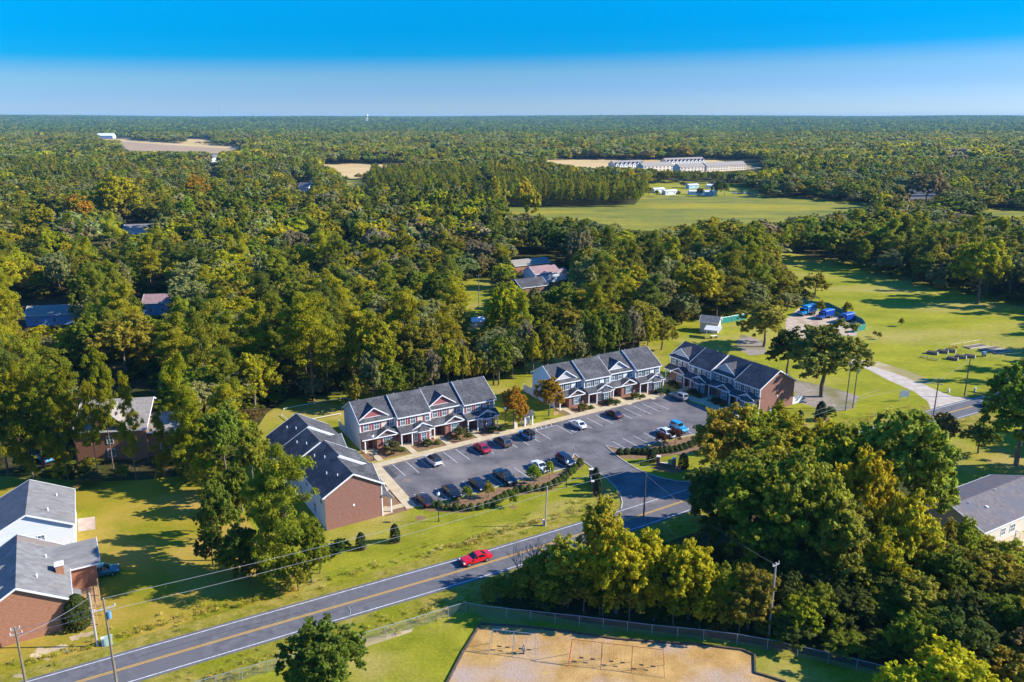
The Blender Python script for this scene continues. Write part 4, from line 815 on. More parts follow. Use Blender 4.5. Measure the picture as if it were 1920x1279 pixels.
# bottom left brick house and its wing
a_ = R(120.2)
H1 = house('brick_house', (-55.2, 86.9), a_, 14.2, 10.6, 4.0, 7.4, M_BRICK2, M_ROOFG, 'brick house with big grey roof at the bottom left, nearest the road', gable=M_BRICK2)
b_ = MB(); b_.box(8.2, 14.0, -3.4, 0.1, 0, 3.95); b_.prism([(8.2, -3.4, 3.95), (14.0, -3.4, 3.95), (11.1, -3.4, 5.6)], (0, .2, 0)); b_.build('wing_wall', M_BRICK2, H1)
roof_slab('wing_roof', H1, [(7.7, -3.9, 3.86), (11.1, -3.9, 5.95), (11.1, 3.0, 5.95), (7.7, -0.2, 3.86)], M_ROOFG); roof_slab('wing_roof', H1, [(11.1, -3.9, 5.95), (14.5, -3.9, 3.86), (14.5, -0.2, 3.86), (11.1, 3.0, 5.95)], M_ROOFG)
b_ = MB(); b_.bar((7.7, -3.93, 3.9), (11.1, -3.93, 6.0), .06, .22); b_.bar((14.5, -3.93, 3.9), (11.1, -3.93, 6.0), .06, .22); b_.bar((7.68, -3.9, 3.9), (7.68, -.3, 3.9), .06, .2); b_.build('trim', M_TRIM, H1)
b_ = MB(); b_.box(5.6, 6.6, 0.3, 1.2, 3.9, 6.0); ch = b_.build('chimney', M_BRICK2, H1); MB().box(5.5, 6.7, 0.2, 1.3, 6.0, 6.15).build('chimney_cap', M_TRIM, ch)
for x_, y_ in ((9.5, 2.2), (12.6, -1.0), (3.5, 3.2)): MB().tube((x_, y_, 4.3), (x_, y_, 4.0 + 0.62 * (y_ + .3) + 0.6 if y_ > 0 else 5.6), .09).build('roof_vent', M_TRIM, H1)
MB().tube((-.1, .0, 0), (-.1, 0, 3.9), .06).build('downspout', M_TRIM, H1)
window(H1, 1.6, 0, 1.2, 1.0, 1.4); b_ = MB(); b_.prism([(1.2, -1.3, 3.2), (3.0, -1.3, 3.2), (3.0, -.05, 4.0), (1.2, -.05, 4.0)], (0, 0, .1)); b_.build('entry_roof', M_ROOFG, H1)
for gx in (2.5, 8.0):   # gables on the far slope
    b_ = MB(); b_.prism([(gx - 2.2, 9.8, 4.2), (gx + 2.2, 9.8, 4.2), (gx, 9.8, 6.6)], (0, .1, 0)); b_.build('gable_face', M_BRICK2, H1)
    sl = MB()
    for s in (-1, 1): sl.prism([(gx, 10.1, 6.6), (gx + s * 2.5, 10.1, 4.0), (gx + s * 2.5, 9.6, 4.15), (gx, 6.5, 6.6)], (0, 0, .12))
    sl.build('gable_roof', M_ROOFG, H1)
H2 = house('white_house', (-64.9, 105.9), R(118), 12.4, 11.2, 4.0, 7.0, M_WHITE, M_ROOFG, 'white gabled house with rust-stained grey roof, behind the bottom left brick house', gable=M_WHITE)
b_ = MB(); b_.box(-.05, -.035, 0, 11.2, 0, 0.7); b_.build('brick_base', M_BRICK2, H2); window(H2, -.03, 4.2, 2.4, .8, .9, face=-1, axis='y', split=1)
for x_, y_ in ((2.5, 3.0), (8.5, 2.0)): MB().tube((x_, y_, 4.8), (x_, y_, 6.4 if y_ > 2.5 else 5.8), .09).build('roof_vent', M_TRIM, H2)
window(H2, 1.2, 0, 1.8, .7, .9)
# wooden deck and steps at the brick house
WOODM = mat('deck_wood', (0.42, 0.24, 0.09), (0.55, 0.34, 0.15), 2, stretch=(1, 6, 1))
D_ = empty('deck', (-55.2, 86.9, 0), a_, 'weathered wooden deck with stairs on the right side of the brick house', 'deck')
for i in range(16): MB().box(1.0, 6.6, -3.3 + i * 0.2, -3.13 + i * 0.2, 1.3, 1.35).build('deck_board', WOODM, D_)
b_ = MB()
for x_ in (1.1, 3.8, 6.5): b_.box(x_ - .06, x_ + .06, -3.3, -3.18, 0, 2.3)
b_.build('post', WOODM, D_)
b_ = MB(); b_.box(1.0, 6.6, -3.33, -3.25, 2.25, 2.33); b_.box(1.0, 6.6, -3.33, -3.27, 1.75, 1.81); b_.build('rail', WOODM, D_)
for i in range(8): MB().box(0.75 - i * .28, 1.0 - i * .28, -2.6, -1.3, 1.15 - i * .16, 1.2 - i * .16).build('step', WOODM, D_)
b_ = MB(); b_.bar((1.0, -2.65, 1.15), (-1.4, -2.65, -.1), .06, .2); b_.bar((1.0, -1.25, 1.15), (-1.4, -1.25, -.1), .06, .2); b_.bar((1.0, -2.65, 2.1), (-1.4, -2.65, .8), .06, .08); b_.build('stair_stringer', WOODM, D_)
# grey-roofed house on the right
H3 = house('ranch_house', (69.6, 105.5), A30, 20, 10.4, 2.9, 5.0, M_CREAM, M_ROOFG2, 'long low house with wide grey roof at the right edge below the dark tree', wins=((5.5, 1.0, 1.0, 1.1), (8, .9, 1.2, 1.2)))
MB().ball((5.5, 3.0, 4.35), .35, 8, 5, .5).build('roof_vent', M_TRIM, H3); MB().tube((3.2, 4.4, 4.6), (3.2, 4.4, 5.2), .07).build('vent_pipe', M_TRIM, H3); MB().tube((10.8, 4.8, 4.6), (10.8, 4.8, 5.3), .07).build('vent_pipe', M_TRIM, H3)
sheet('patio_slab', front((69.6, 105.5), A30, [(3.5, -3.5), (11, -3.5), (11, -.05), (3.5, -.05)]), 0.03, M_CONC, px=False)
c_ = front((69.6, 105.5), A30, [(6.6, -1.6)])[0]; T = empty('patio_chair', (*c_, 0.03), .4, 'white hanging egg chair on the patio of the grey-roofed house', 'chair')
b_ = MB(); n_ = 12
for i in range(n_):
    t0, t1 = math.pi * (0.1 + 1.8 * i / n_), math.pi * (0.1 + 1.8 * (i + 1) / n_); b_.tube((.55 * math.sin(t0), 0, 1.1 + .75 * math.cos(t0)), (.55 * math.sin(t1), 0, 1.1 + .75 * math.cos(t1)), .05)
b_.build('frame', M_TRIM, T); MB().ball((0, 0.05, .7), .38, 8, 5, .5).build('cushion', mat('dark_cushion', (.06, .07, .08)), T); MB().tube((0, 0.4, 0), (0, .4, 1.9), .04).tube((0, .4, 1.9), (0, 0, 1.95), .04).tube((-.5, .3, .02), (.5, .3, .02), .04).build('stand', M_SHK, T)
# house among the pines on the left
HL = house('brick_house', (-80.8, 136.8), R(9), 12.4, 13.0, 5.8, 9.8, M_BRICK2, M_ROOFT, 'brick house with tan roof half hidden by pines on the left', wins=((2.2, 3.4, 1.0, 1.4), (6, 3.4, 1.0, 1.4), (9.5, 3.4, 1.0, 1.4), (6, .8, 1.2, 1.4)))
b_ = MB(); b_.box(12.45, 18.4, .8, 9.0, 0, 5.0); b_.build('wing_wall', M_BRICK2, HL)
roof_slab('wing_roof', HL, [(12.42, .3, 4.9), (18.8, .3, 4.9), (18.8, 4.9, 7.2), (12.42, 4.9, 7.2)], M_ROOFT); roof_slab('wing_roof', HL, [(12.42, 4.9, 7.2), (18.8, 4.9, 7.2), (18.8, 9.5, 4.9), (12.42, 9.5, 4.9)], M_ROOFT)
MB().box(12.42, 18.8, .24, .3, 4.8, 5.06).build('gutter', M_TRIM, HL); window(HL, 15.2, .8, 1.4, 1.2, 1.4); window(HL, 16.8, .8, 3.2, .9, 1.2)
b_ = MB(); b_.prism([(3.2, -.2, 7.0), (9.2, -.2, 7.0), (6.2, -.2, 9.4)], (0, .15, 0)); b_.build('gable_face', M_BRICK2, HL)
for s in (-1, 1): MB().prism([(6.2, -.5, 9.5), (6.2 + s * 3.3, -.5, 6.6), (6.2 + s * 3.3, 1.2, 6.6), (6.2, 5.8, 9.5)], (0, 0, .12)).build('gable_roof', M_ROOFT, HL)
house('blue_house', W(50, 612), R(12), 17, 8, 3.2, 5.4, M_BLUE2, M_ROOFT, 'long pale blue house in the left woods', wins=((3, 1, 1, 1.2), (8, 1, 1, 1.2), (13, 1, 1, 1.2)))
house('blue_house', W(270, 592), R(8), 8.5, 7.5, 4.0, 6.2, M_BLUE2, M_ROOFP, 'small blue house with dusty red roof in the left woods', wins=((2.2, 1.2, 1, 1.3), (6, 1.2, 1, 1.3)))
HP = house('pink_roofed_house', (8.9, 301.2), A30, 11.0, 8.6, 3.6, 6.0, M_WHITE, M_ROOFP, 'white house with a dusty pink roof in the middle of the woods', wins=((3, 1, 1.2, 1.2), (7.5, 1, 1, 1.2)))
b_ = MB(); b_.box(11.0, 15.5, 1.5, 6.5, 0, 3.0); b_.build('wing_wall', M_WHITE, HP); roof_slab('wing_roof', HP, [(10.9, 1.2, 3.0), (10.9, 4, 4.4), (15.9, 4, 4.4), (15.9, 1.2, 3.0)][::-1], M_ROOFP); roof_slab('wing_roof', HP, [(10.9, 6.8, 3.0), (10.9, 4, 4.4), (15.9, 4, 4.4), (15.9, 6.8, 3.0)], M_ROOFP)
house('dark_roofed_house', W(978, 556), A30, 11, 9, 3.0, 5.4, M_BRICK, M_ROOF, 'house with dark slate roof just in front of the pink-roofed house')
house('long_house', W(966, 512), A30, 17, 8, 2.8, 4.6, M_BRICK2, M_ROOFT, 'long low brick house behind the pink-roofed house')
house('white_shed', W(884, 614), R(20), 4.2, 3.0, 1.6, 2.6, M_WHITE, M_TRIM, 'small white metal shed in the clearing behind the townhouses', cat='shed', trim=False)
house('cottage', W(66, 420), R(35), 11, 9, 3.2, 6.2, M_WHITE, M_ROOFT, 'cottage with tan roof among golden trees at the far left')
house('cottage', W(234, 440), R(15), 15, 8, 3.0, 5.0, M_WHITE, M_ROOFG, 'long white-roofed cottage in the left woods')
house('cottage', W(560, 362), R(-20), 10, 9, 4.5, 8.5, M_WHITE, M_ROOFG, 'white gabled house below the tan field')
house('cottage', W(394, 304), R(40), 16, 12, 6, 10, M_WHITE, M_ROOFG, 'far white house below the ploughed field')
house('cottage', W(1706, 374), R(10), 22, 11, 3.5, 7, M_TAN, M_ROOF, 'low dark-roofed house beside the field at the far right')
house('barn', W(182, 260), R(5), 45, 25, 8, 15, M_WHITE, M_TRIM, 'long white barn beside the far left fields', cat='barn', trim=False)
# far rows of apartments: a long roof with a row of small front gables
def far_row(p, ang, L, D, n_, ez, label):
    T = house('apartment_row', p, ang, L, D, ez, ez + 4, M_CREAM, M_ROOFT, label, cat='apartments', trim=False, group='far apartment rows')
    if n_ < 5:
        for i in range(8):
            for k in (0, 1): MB().box((i + .3) * L / 8, (i + .7) * L / 8, -.1, -.01, 1 + 2.8 * k, 2.4 + 2.8 * k).build('window', M_GLASS, T)
        n_ = 0
    for i in range(n_):
        x = (i + .5) * L / n_; hw = L / n_ * .32
        b_ = MB(); b_.box(x - hw, x + hw, -1.6, .05, 0, ez); b_.prism([(x - hw, -1.6, ez), (x + hw, -1.6, ez), (x, -1.6, ez + hw * .9)], (0, .3, 0)); b_.build('bay', M_TRIM, T)
        sl = MB()
        for s in (-1, 1): sl.prism([(x, -2, ez + hw), (x + s * (hw + .4), -2, ez - .2), (x + s * (hw + .4), 1, ez - .2), (x, 3.5, ez + hw)], (0, 0, .25))
        sl.build('bay_roof', M_ROOFG2, T)
        for k in (0, 1): MB().box(x - .9, x + .9, -1.72, -1.6, 1 + 3 * k, 2.8 + 3 * k).build('window', M_GLASS, T)
far_row(W(1152, 318), A30, 46, 13, 7, 6, 'far apartment row at the left of the complex')
far_row(W(1206, 322), A30, 46, 13, 4, 6, 'far apartment row half behind a tree'); far_row(W(1250, 312), A30, 66, 13, 10, 6, 'rearmost far apartment row with ten small gables')
far_row(W(1275, 324), A30, 42, 13, 4, 6, 'far apartment row in the front middle'); far_row(W(1325, 322), A30, 34, 13, 3, 6, 'far apartment row second from the right'); far_row(W(1362, 320), A30, 32, 13, 3, 6, 'far apartment row at the right end')
for i, (x, y, L, c_, an, lb) in enumerate(((1227, 362, 11, M_WHITE, 28, 'white mobile home behind the crop field, left'), (1248, 366, 12, M_WHITE, 28, 'white mobile home nearest the crop field'), (1292, 354, 11, M_BLUE, 28, 'pale blue mobile home at the back'), (1293, 366, 13, M_BLUE, 5, 'blue mobile home beside the crop field'), (1326, 354, 9, M_WHITE, 0, 'white mobile home behind a dark tree'), (1322, 367, 9, M_BLUE, -5, 'small blue mobile home at the right'))):
    house('mobile_home', W(x, y), R(an), L, 5, 3.0, 3.9, c_, M_TRIM, lb, cat='mobile home', trim=False, wins=((2, 1.2, 1.2, 1), (L - 3, 1.2, 1.2, 1)), group='mobile homes behind the crop field')
# sheds and canopy behind the far right row
SH = house('shed', W(1312, 622), R(-25), 5.2, 4.5, 3.0, 4.6, M_CREAM, M_ROOFG, 'beige garden shed at the forest edge', cat='shed'); MB().box(3.2, 4.6, -.06, .02, 0, 2.2).build('door', M_TRIM, SH)
cp = W(1336, 632); T = empty('canopy', (*cp, 0), R(-25), 'metal carport canopy beside the beige shed', 'canopy')
roof_slab('roof', T, [(-2.3, -1.8, 2.4), (2.3, -1.8, 2.4), (2.3, 1.8, 2.9), (-2.3, 1.8, 2.9)], M_GREYS, .06)
for sx in (-2.1, 2.1):
    for sy in (-1.6, 1.6): MB().tube((sx, sy, 0), (sx, sy, 2.45), .05).build('post', M_TRIM, T)
T = empty('picnic_table', (*W(1338, 634), 0), .3, 'cluttered table under the metal canopy', 'table'); MB().box(-1, 1, -.4, .4, .7, .76).build('table_top', M_TRIM, T); MB().box(-.9, -.8, -.35, .35, 0, .7).box(.8, .9, -.35, .35, 0, .7).build('leg', M_SHK, T)
# ================================================================== VEHICLES
M_TYRE = mat('tyre', (0.02, 0.02, 0.02), rough=0.8); M_RIM = mat('rim', (0.45, 0.46, 0.48), rough=0.3, metal=0.8)
M_CGL = mat('car_glass', (0.012, 0.018, 0.022), rough=0.04, spec=0.9); M_HL = mat('headlamp', (0.75, 0.77, 0.8), rough=0.15, spec=0.8); M_TL = mat('tail_lamp', (0.45, 0.01, 0.01), rough=0.2)
M_BLK = mat('black_plastic', (0.02, 0.02, 0.022), rough=0.6)
def paint(n, c, met=0.25): return mat(n, c, rough=0.28, metal=met, spec=0.6, coat=0.8)
tm = MB(); tm.tube((0, -.11, 0), (0, .11, 0), .33, n=16); TYRE = tm.mesh('tyre', M_TYRE); tm = MB(); tm.tube((0, -.118, 0), (0, .118, 0), .2, n=10); RIM = tm.mesh('rim', M_RIM)
def loft(m, S, cap=True):
    """S: list of rings, each a list of points"""
    n = len(S[0]); vs = [p for r_ in S for p in r_]; fs = []
    for i in range(len(S) - 1): fs += [(i * n + j, i * n + (j + 1) % n, (i + 1) * n + (j + 1) % n, (i + 1) * n + j) for j in range(n)]
    if cap: fs += [tuple(range(n))[::-1], tuple((len(S) - 1) * n + j for j in range(n))]
    return m.add(vs, fs)
SPEC = {  # length, width, list of (x, z top, half width factor), cabin: base back, roof back, roof front, base front, belt z, roof z
 'sedan': (4.75, 1.82, [(-1, .62, .86), (-.94, .90, .93), (-.70, .98, 1), (-.45, .97, 1), (.30, .94, 1), (.52, .88, .99), (.88, .74, .92), (1, .55, .80)], (-1.85, -1.05, .35, 1.15, .93, 1.43)),
 'coupe': (4.75, 1.86, [(-1, .62, .88), (-.95, .93, .95), (-.70, .98, 1), (-.45, .93, 1), (.20, .90, 1), (.42, .90, .99), (.86, .80, .94), (1, .58, .84)], (-1.75, -.85, .10, .80, .90, 1.36)),
 'suv': (4.65, 1.86, [(-1, .68, .90), (-.97, 1.05, .96), (-.80, 1.08, 1), (-.3, 1.06, 1), (.30, 1.04, 1), (.50, 1.02, .99), (.90, .88, .93), (1, .62, .84)], (-2.18, -1.85, .35, 1.15, 1.04, 1.68)),
 'pickup': (5.7, 1.98, [(-1, .80, .97), (-.99, 1.12, .98), (-.6, 1.12, 1), (-.2, 1.12, 1), (.30, 1.12, 1), (.50, 1.12, .99), (.92, 1.02, .95), (1, .72, .88)], (-.95, -.75, .55, 1.25, 1.12, 1.85)),
 'jeep': (4.1, 1.80, [(-1, .60, .92), (-.99, 1.08, .92), (-.6, 1.10, .93), (-.1, 1.10, .93), (.20, 1.10, .92), (.28, 1.08, .85), (.92, 1.02, .78), (1, .70, .76)], (-1.9, -1.85, .25, .50, 1.10, 1.82)),
}
VEH = []
def car(kind, pos, heading, pm, label, group='cars in the townhouse parking lot', name=None, roofm=None, cat='car', rack=False, cover=None, top=None):
    L, Wd, prof, (cb, rb_, rf, cf, zb, zr_) = SPEC[kind]; T = empty(name or {'pickup': 'pickup_truck', 'jeep': 'off_road_car', 'suv': 'parked_suv'}.get(kind, 'parked_car'), (pos[0], pos[1], 0.02), heading, label, cat, group)
    hw = Wd / 2; m = MB(); S = []
    for fx, zt, fw in prof:
        x = fx * L / 2; w_ = hw * fw; zl_ = .30 if abs(fx) < .97 else .38
        S.append([(x, -w_ * .93, zl_), (x, -w_, .45), (x, -w_, zt - .2), (x, -w_ * .93, zt - .03), (x, -w_ * .7, zt), (x, w_ * .7, zt), (x, w_ * .93, zt - .03), (x, w_, zt - .2), (x, w_, .45), (x, w_ * .93, zl_)])
    loft(m, S); m.build('body', pm, T, smooth=False)
    wr = hw * .74; wb = hw * .93; zb -= .04
    c = MB(); r8 = .07
    c.add([(cb, -wb, zb), (cf, -wb, zb), (cf, wb, zb), (cb, wb, zb), (rb_, -wr, zr_ - .05), (rf, -wr, zr_ - .05), (rf, wr, zr_ - .05), (rb_, wr, zr_ - .05), (rb_ + .12, -wr + .1, zr_), (rf - .15, -wr + .1, zr_), (rf - .15, wr - .1, zr_), (rb_ + .12, wr - .1, zr_)],
          [(0, 1, 5, 4), (1, 2, 6, 5), (2, 3, 7, 6), (3, 0, 4, 7), (4, 5, 9, 8), (5, 6, 10, 9), (6, 7, 11, 10), (7, 4, 8, 11), (8, 9, 10, 11)])
    c.build('cabin', top or roofm or pm, T)
    def inset(pts, k0=.10, k1=.08, off=.012):
        P_ = [Vector(p) for p in pts]; n_ = (P_[1] - P_[0]).cross(P_[3] - P_[0]).normalized(); cen = sum(P_, Vector()) / 4
        if n_.dot(cen - Vector(((cb + cf) / 2, 0, zb))) < 0: n_ = -n_
        u = lambda a, b_: P_[0] * (1 - a) * (1 - b_) + P_[1] * a * (1 - b_) + P_[2] * a * b_ + P_[3] * (1 - a) * b_
        return [tuple(u(a, b_) + n_ * off) for a, b_ in ((k0, k1), (1 - k0, k1), (1 - k0, 1 - k1), (k0, 1 - k1))]
    zt_ = zr_ - .05
    MB().poly(inset([(cf, wb, zb), (cf, -wb, zb), (rf, -wr, zt_), (rf, wr, zt_)], .07)).build('windshield', M_CGL, T)
    MB().poly(inset([(cb, -wb, zb), (cb, wb, zb), (rb_, wr, zt_), (rb_, -wr, zt_)], .10)).build('rear_window', M_CGL, T)
    for s in (-1, 1):
        xm = (cb + cf) / 2 * .4 + .1; xr_ = (rb_ + rf) / 2 * .8 + .02
        for p0, p1, q0, q1 in ((cb + .25, xm - .04, rb_ + .05, xm - .04), (xm + .04, cf - .1, xm + .04, rf)):
            MB().poly(inset([(p0, s * wb, zb), (p1, s * wb, zb), (q1, s * wr, zt_), (q0, s * wr, zt_)], .04, .12)).build('side_window', M_CGL, T)
        hz_ = prof[-2][1] - .12; MB().box(L / 2 - .32, L / 2 - .10, s * hw * .78 - .16, s * hw * .78 + .16, hz_ - .08, hz_ + .06).build('headlight', M_HL, T)
        tz = prof[1][1] - .16; MB().box(-L / 2 - .01, -L / 2 + .12, s * hw * .78 - .12, s * hw * .78 + .14, tz - .1, tz + .1).build('tail_light', M_TL, T)
        MB().cbox((cf - .15, s * (hw + .08), zb + .06), (.12, .2, .14)).build('mirror', pm, T)
        for x in (-L * .30, L * .31):
            o = link('wheel', TYRE, T, (x, s * (hw - .08), .33 if kind not in ('pickup', 'jeep') else .38)); link('rim', RIM, o)
            if kind in ('pickup', 'jeep'): o.scale = (1.15, 1.15, 1.15)
    MB().box(L / 2 - .12, L / 2 + .03, -hw * .7, hw * .7, .35, .52).build('bumper', M_BLK if kind != 'jeep' else M_BLK, T)
    MB().box(-L / 2 - .03, -L / 2 + .1, -hw * .7, hw * .7, .38, .55).build('bumper', M_BLK, T)
    if kind == 'pickup':
        if cover: MB().box(-L / 2 + .1, -1.0, -hw * .86, hw * .86, 1.1, 1.17).build('bed_cover', cover, T)
        else: MB().box(-L / 2 + .12, -1.05, -hw * .8, hw * .8, 1.08, 1.13).build('bed', M_BLK, T)
    if kind == 'jeep':
        o = link('spare_wheel', TYRE, T, (-L / 2 - .18, 0, 1.0), math.pi / 2); o.scale = (1.1, 1.1, 1.1); link('rim', RIM, o)
    VEH.append((pos, L)); return T
P_ = lambda q, z=0.75: W(q[0], q[1], z)
HV = VD; HN = VD + math.pi
car('suv', P_((812.5, 861)), HN, paint('white_paint', (.72, .73, .74), 0), 'white hatchback parked nose to the kerb, leftmost in the upper row', roofm=M_BLK)
car('sedan', P_((903, 838)), HN, paint('crimson_paint', (.42, .01, .03)), 'crimson sedan parked before the red-shuttered townhouses')
car('suv', P_((942.5, 827)), HN, paint('grey_paint', (.10, .095, .10)), 'dark grey SUV parked right of the crimson sedan')
car('jeep', P_((988, 814)), HN, paint('sky_blue_paint', (.06, .33, .60), 0), 'light blue jeep-style car with a black soft top and spare wheel', top=M_BLK)
car('sedan', P_((1083.5, 794)), HN, MATS['white_paint'], 'white sedan parked in front of the white-sided townhouses')
car('sedan', P_((1151, 774.5)), HN, paint('maroon_paint', (.07, .025, .03)), 'maroon sedan parked at the right of the upper row')
car('suv', P_((1274, 742)), HN, paint('silver_paint', (.30, .33, .36)), 'silver minivan in the shade by the far right townhouses')
car('sedan', P_((796, 935)), HN, paint('dark_brown_paint', (.035, .02, .018)), 'dark brown sedan at the bottom left corner of the lot')
car('sedan', P_((847, 919)), HV, paint('black_paint', (.012, .012, .014)), 'black sedan behind the left lamp post')
car('sedan', P_((897, 906)), HV, paint('blue_black_paint', (.01, .015, .022)), 'blue-black sedan between the black sedan and the pickup')
car('pickup', P_((947, 892), .9), HV, MATS['black_paint'], 'large black pickup with a dark bed cover', cover=paint('teal_cover', (.015, .04, .05)), cat='pickup')
car('coupe', P_((1014, 873)), HV, MATS['white_paint'], 'white coupe behind the narrow small tree')
c6 = car('suv', P_((1061, 862)), HV, paint('navy_paint', (.008, .02, .05)), 'dark navy SUV with a bicycle on its rear, by the lamp post')
car('sedan', P_((1250, 810)), HV, MATS['white_paint'], 'white sedan beside the bright blue off-road car')
car('jeep', P_((1273.5, 800), .9), HV, paint('bright_blue_paint', (.02, .30, .55), 0), 'bright blue boxy off-road car at the right of the lot')
car('coupe', W(891.5, 1046, .6), az((12, 111), (-7.5, 99.8)), paint('bright_red_paint', (.62, .006, .010), 0), 'bright red coupe driving along the road', group='cars on the road', name='red_coupe')
car('pickup', W(1858, 755, .6), R(205), paint('pale_silver_paint', (.45, .50, .55)), 'silver pickup on the road beside the big dark tree', group='cars on the road', cat='pickup')
car('suv', W(190, 1072, .6), R(25), paint('teal_paint', (.04, .16, .18)), 'teal car behind the bottom left brick house', group=None)
car('sedan', W(84, 858, .6), R(140), MATS['bright_blue_paint'], 'blue car under the left pines', group=None)
for i, (x, y, p_, lb) in enumerate(((1378, 362, 'white_paint', 'white far parked car nearest the dark conifer'), (1388, 363, 'grey_paint', 'grey far parked car in the lot behind the field'), (1398, 362, 'white_paint', 'second white far parked car'), (1410, 363, 'navy_paint', 'dark far parked car'), (1422, 362, 'silver_paint', 'silver far parked car, rightmost'))):
    car('sedan', W(x, y, .6), R(10 * i), MATS[p_], lb, group='cars parked beyond the crop field')
# bicycle on the navy SUV
bk = empty('bicycle', (c6.location.x - math.cos(HV) * 2.65, c6.location.y - math.sin(HV) * 2.65, .55), HV + math.pi / 2, 'bicycle carried upright behind the navy SUV', 'bicycle')
for sx in (-.5, .5):
    m = MB()
    for i in range(12): a0, a1 = i * math.pi / 6, (i + 1) * math.pi / 6; m.tube((sx + .33 * math.cos(a0), 0, .35 + .33 * math.sin(a0)), (sx + .33 * math.cos(a1), 0, .35 + .33 * math.sin(a1)), .03)
    m.build('wheel', M_TYRE, bk)
MB().tube((-.5, 0, .35), (-.05, 0, .3), .03).tube((-.05, 0, .3), (.35, 0, .85), .03).tube((-.2, 0, .85), (.35, 0, .85), .03).tube((-.2, 0, .95), (-.05, 0, .3), .03).tube((.5, 0, .35), (.35, 0, .95), .03).build('frame', paint('bike_red', (.4, .05, .06)), bk)
MB().tube((.35, -.3, 1.0), (.35, .3, 1.0), .025).build('handlebar', M_RIM, bk); MB().box(-.32, -.08, -.07, .07, .94, 1.0).build('saddle', M_BLK, bk)
# blue lorries
def lorry(pos, h, pm, label, k=1.0):
    T = empty('blue_lorry', (pos[0], pos[1], .02), h, label, 'lorry', 'blue lorries on the gravel pad'); T.scale = (k, k, k)
    m = MB(); loft(m, [[(x, y, z) for y, z in ((-1.2, .95), (-1.25, 1.3), (-1.25, 3.0), (-1.0, 3.25), (1.0, 3.25), (1.25, 3.0), (1.25, 1.3), (1.2, .95))] for x in (-4.2, 1.2)]); m.build('body', pm, T)
    m = MB()
    for x in np.arange(-3.8, 1.1, .7): m.box(x - .05, x + .05, -1.3, 1.3, 1.2, 3.0)
    m.build('rib', pm, T)
    m = MB(); loft(m, [[(1.4, -1.1, .7), (1.4, 1.1, .7), (1.4, 1.0, 2.7), (1.4, -1.0, 2.7)], [(2.7, -1.1, .7), (2.7, 1.1, .7), (2.5, 1.0, 2.7), (2.5, -1.0, 2.7)]]); m.build('cab', pm, T)
    m = MB(); m.box(2.7, 4.0, -1.0, 1.0, .7, 1.6); m.build('bonnet', pm, T); MB().poly([(2.715, -.9, 1.75), (2.715, .9, 1.75), (2.6, .8, 2.6), (2.6, -.8, 2.6)]).build('windshield', M_CGL, T)
    for s in (-1, 1): MB().poly([(1.6, s * 1.09, 1.75), (2.5, s * 1.09, 1.75), (2.4, s * 1.04, 2.5), (1.6, s * 1.04, 2.5)]).build('side_window', M_CGL, T)
    MB().box(-4.2, 3.9, -.5, .5, .6, .9).build('chassis', M_BLK, T)
    for x in (-3.2, -2.0, 3.1):
        for s in (-1, 1): o = link('wheel', TYRE, T, (x, s * 1.0, .5)); o.scale = (1.5, 1.8, 1.5); link('rim', RIM, o)
    return T
BL = paint('azure_paint', (.02, .25, .55), 0); BL2 = paint('royal_blue_paint', (.015, .07, .38), 0)
lorry(W(1512, 590), R(215), BL, 'turquoise blue lorry, leftmost on the gravel pad', .95); lorry(W(1546, 597), R(215), BL2, 'royal blue lorry in the middle of the gravel pad', .85); lorry(W(1584, 604), R(215), BL2, 'royal blue lorry half hidden by the big oak', .85)
# ================================================================== FENCES, POLES, LAMPS, SIGNS, PLAYGROUND
M_GALV = mat('galvanised', (.42, .44, .46), rough=.45, metal=.5); M_WOODP = mat('pole_wood', (.15, .115, .085), (.30, .24, .18), 2, stretch=(1, 1, .1)); M_WOODL = mat('weathered_pole', (.34, .30, .27), (.48, .43, .40), 2, stretch=(1, 1, .1))
def meshmat():
    m = bpy.data.materials.new('chain_link'); m.use_nodes = True; t = m.node_tree; t.nodes.clear(); o = N(t, 'ShaderNodeOutputMaterial')
    a = N(t, 'ShaderNodeBsdfTransparent'); d = N(t, 'ShaderNodeBsdfPrincipled'); d.inputs['Base Color'].default_value = (.34, .36, .38, 1); d.inputs['Metallic'].default_value = .3
    s = N(t, 'ShaderNodeMixShader'); s.inputs[0].default_value = .16; t.links.new(a.outputs[0], s.inputs[1]); t.links.new(d.outputs[0], s.inputs[2]); t.links.new(s.outputs[0], o.inputs[0]); return m
M_CHAIN = meshmat()
def fence(name, pts, h, label, sp_=3.0, post=M_GALV, panel=M_CHAIN, pr=.045, cat='fence', px=True, rail=M_GALV, bottom=False):
    Q = [W(*p) for p in pts] if px else pts; T = empty(name, (*Q[0], 0), 0, label, cat); ox, oy = Q[0]
    for a, c in zip(Q[:-1], Q[1:]):
        L = math.hypot(c[0] - a[0], c[1] - a[1]); n_ = max(1, round(L / sp_))
        for i in range(n_):
            t = i / n_; p0 = (a[0] + (c[0] - a[0]) * t - ox, a[1] + (c[1] - a[1]) * t - oy); t = (i + 1) / n_; p1 = (a[0] + (c[0] - a[0]) * t - ox, a[1] + (c[1] - a[1]) * t - oy)
            MB().tube((*p0, -.1), (*p0, h + .05), pr, n=6).build('post', post, T)
            if panel: MB().poly([(*p0, .03), (*p1, .03), (*p1, h - .03), (*p0, h - .03)]).build('mesh_panel', panel, T)
            m = MB().tube((*p0, h), (*p1, h), pr * .7, n=5)
            if bottom: m.tube((*p0, h * .45), (*p1, h * .45), pr * .7, n=5)
            m.build('rail', rail, T)
    MB().tube((Q[-1][0] - ox, Q[-1][1] - oy, -.1), (Q[-1][0] - ox, Q[-1][1] - oy, h + .05), pr, n=6).build('post', post, T)
    return T
def Wf(q, z=1.5): return W(q[0], q[1], z)
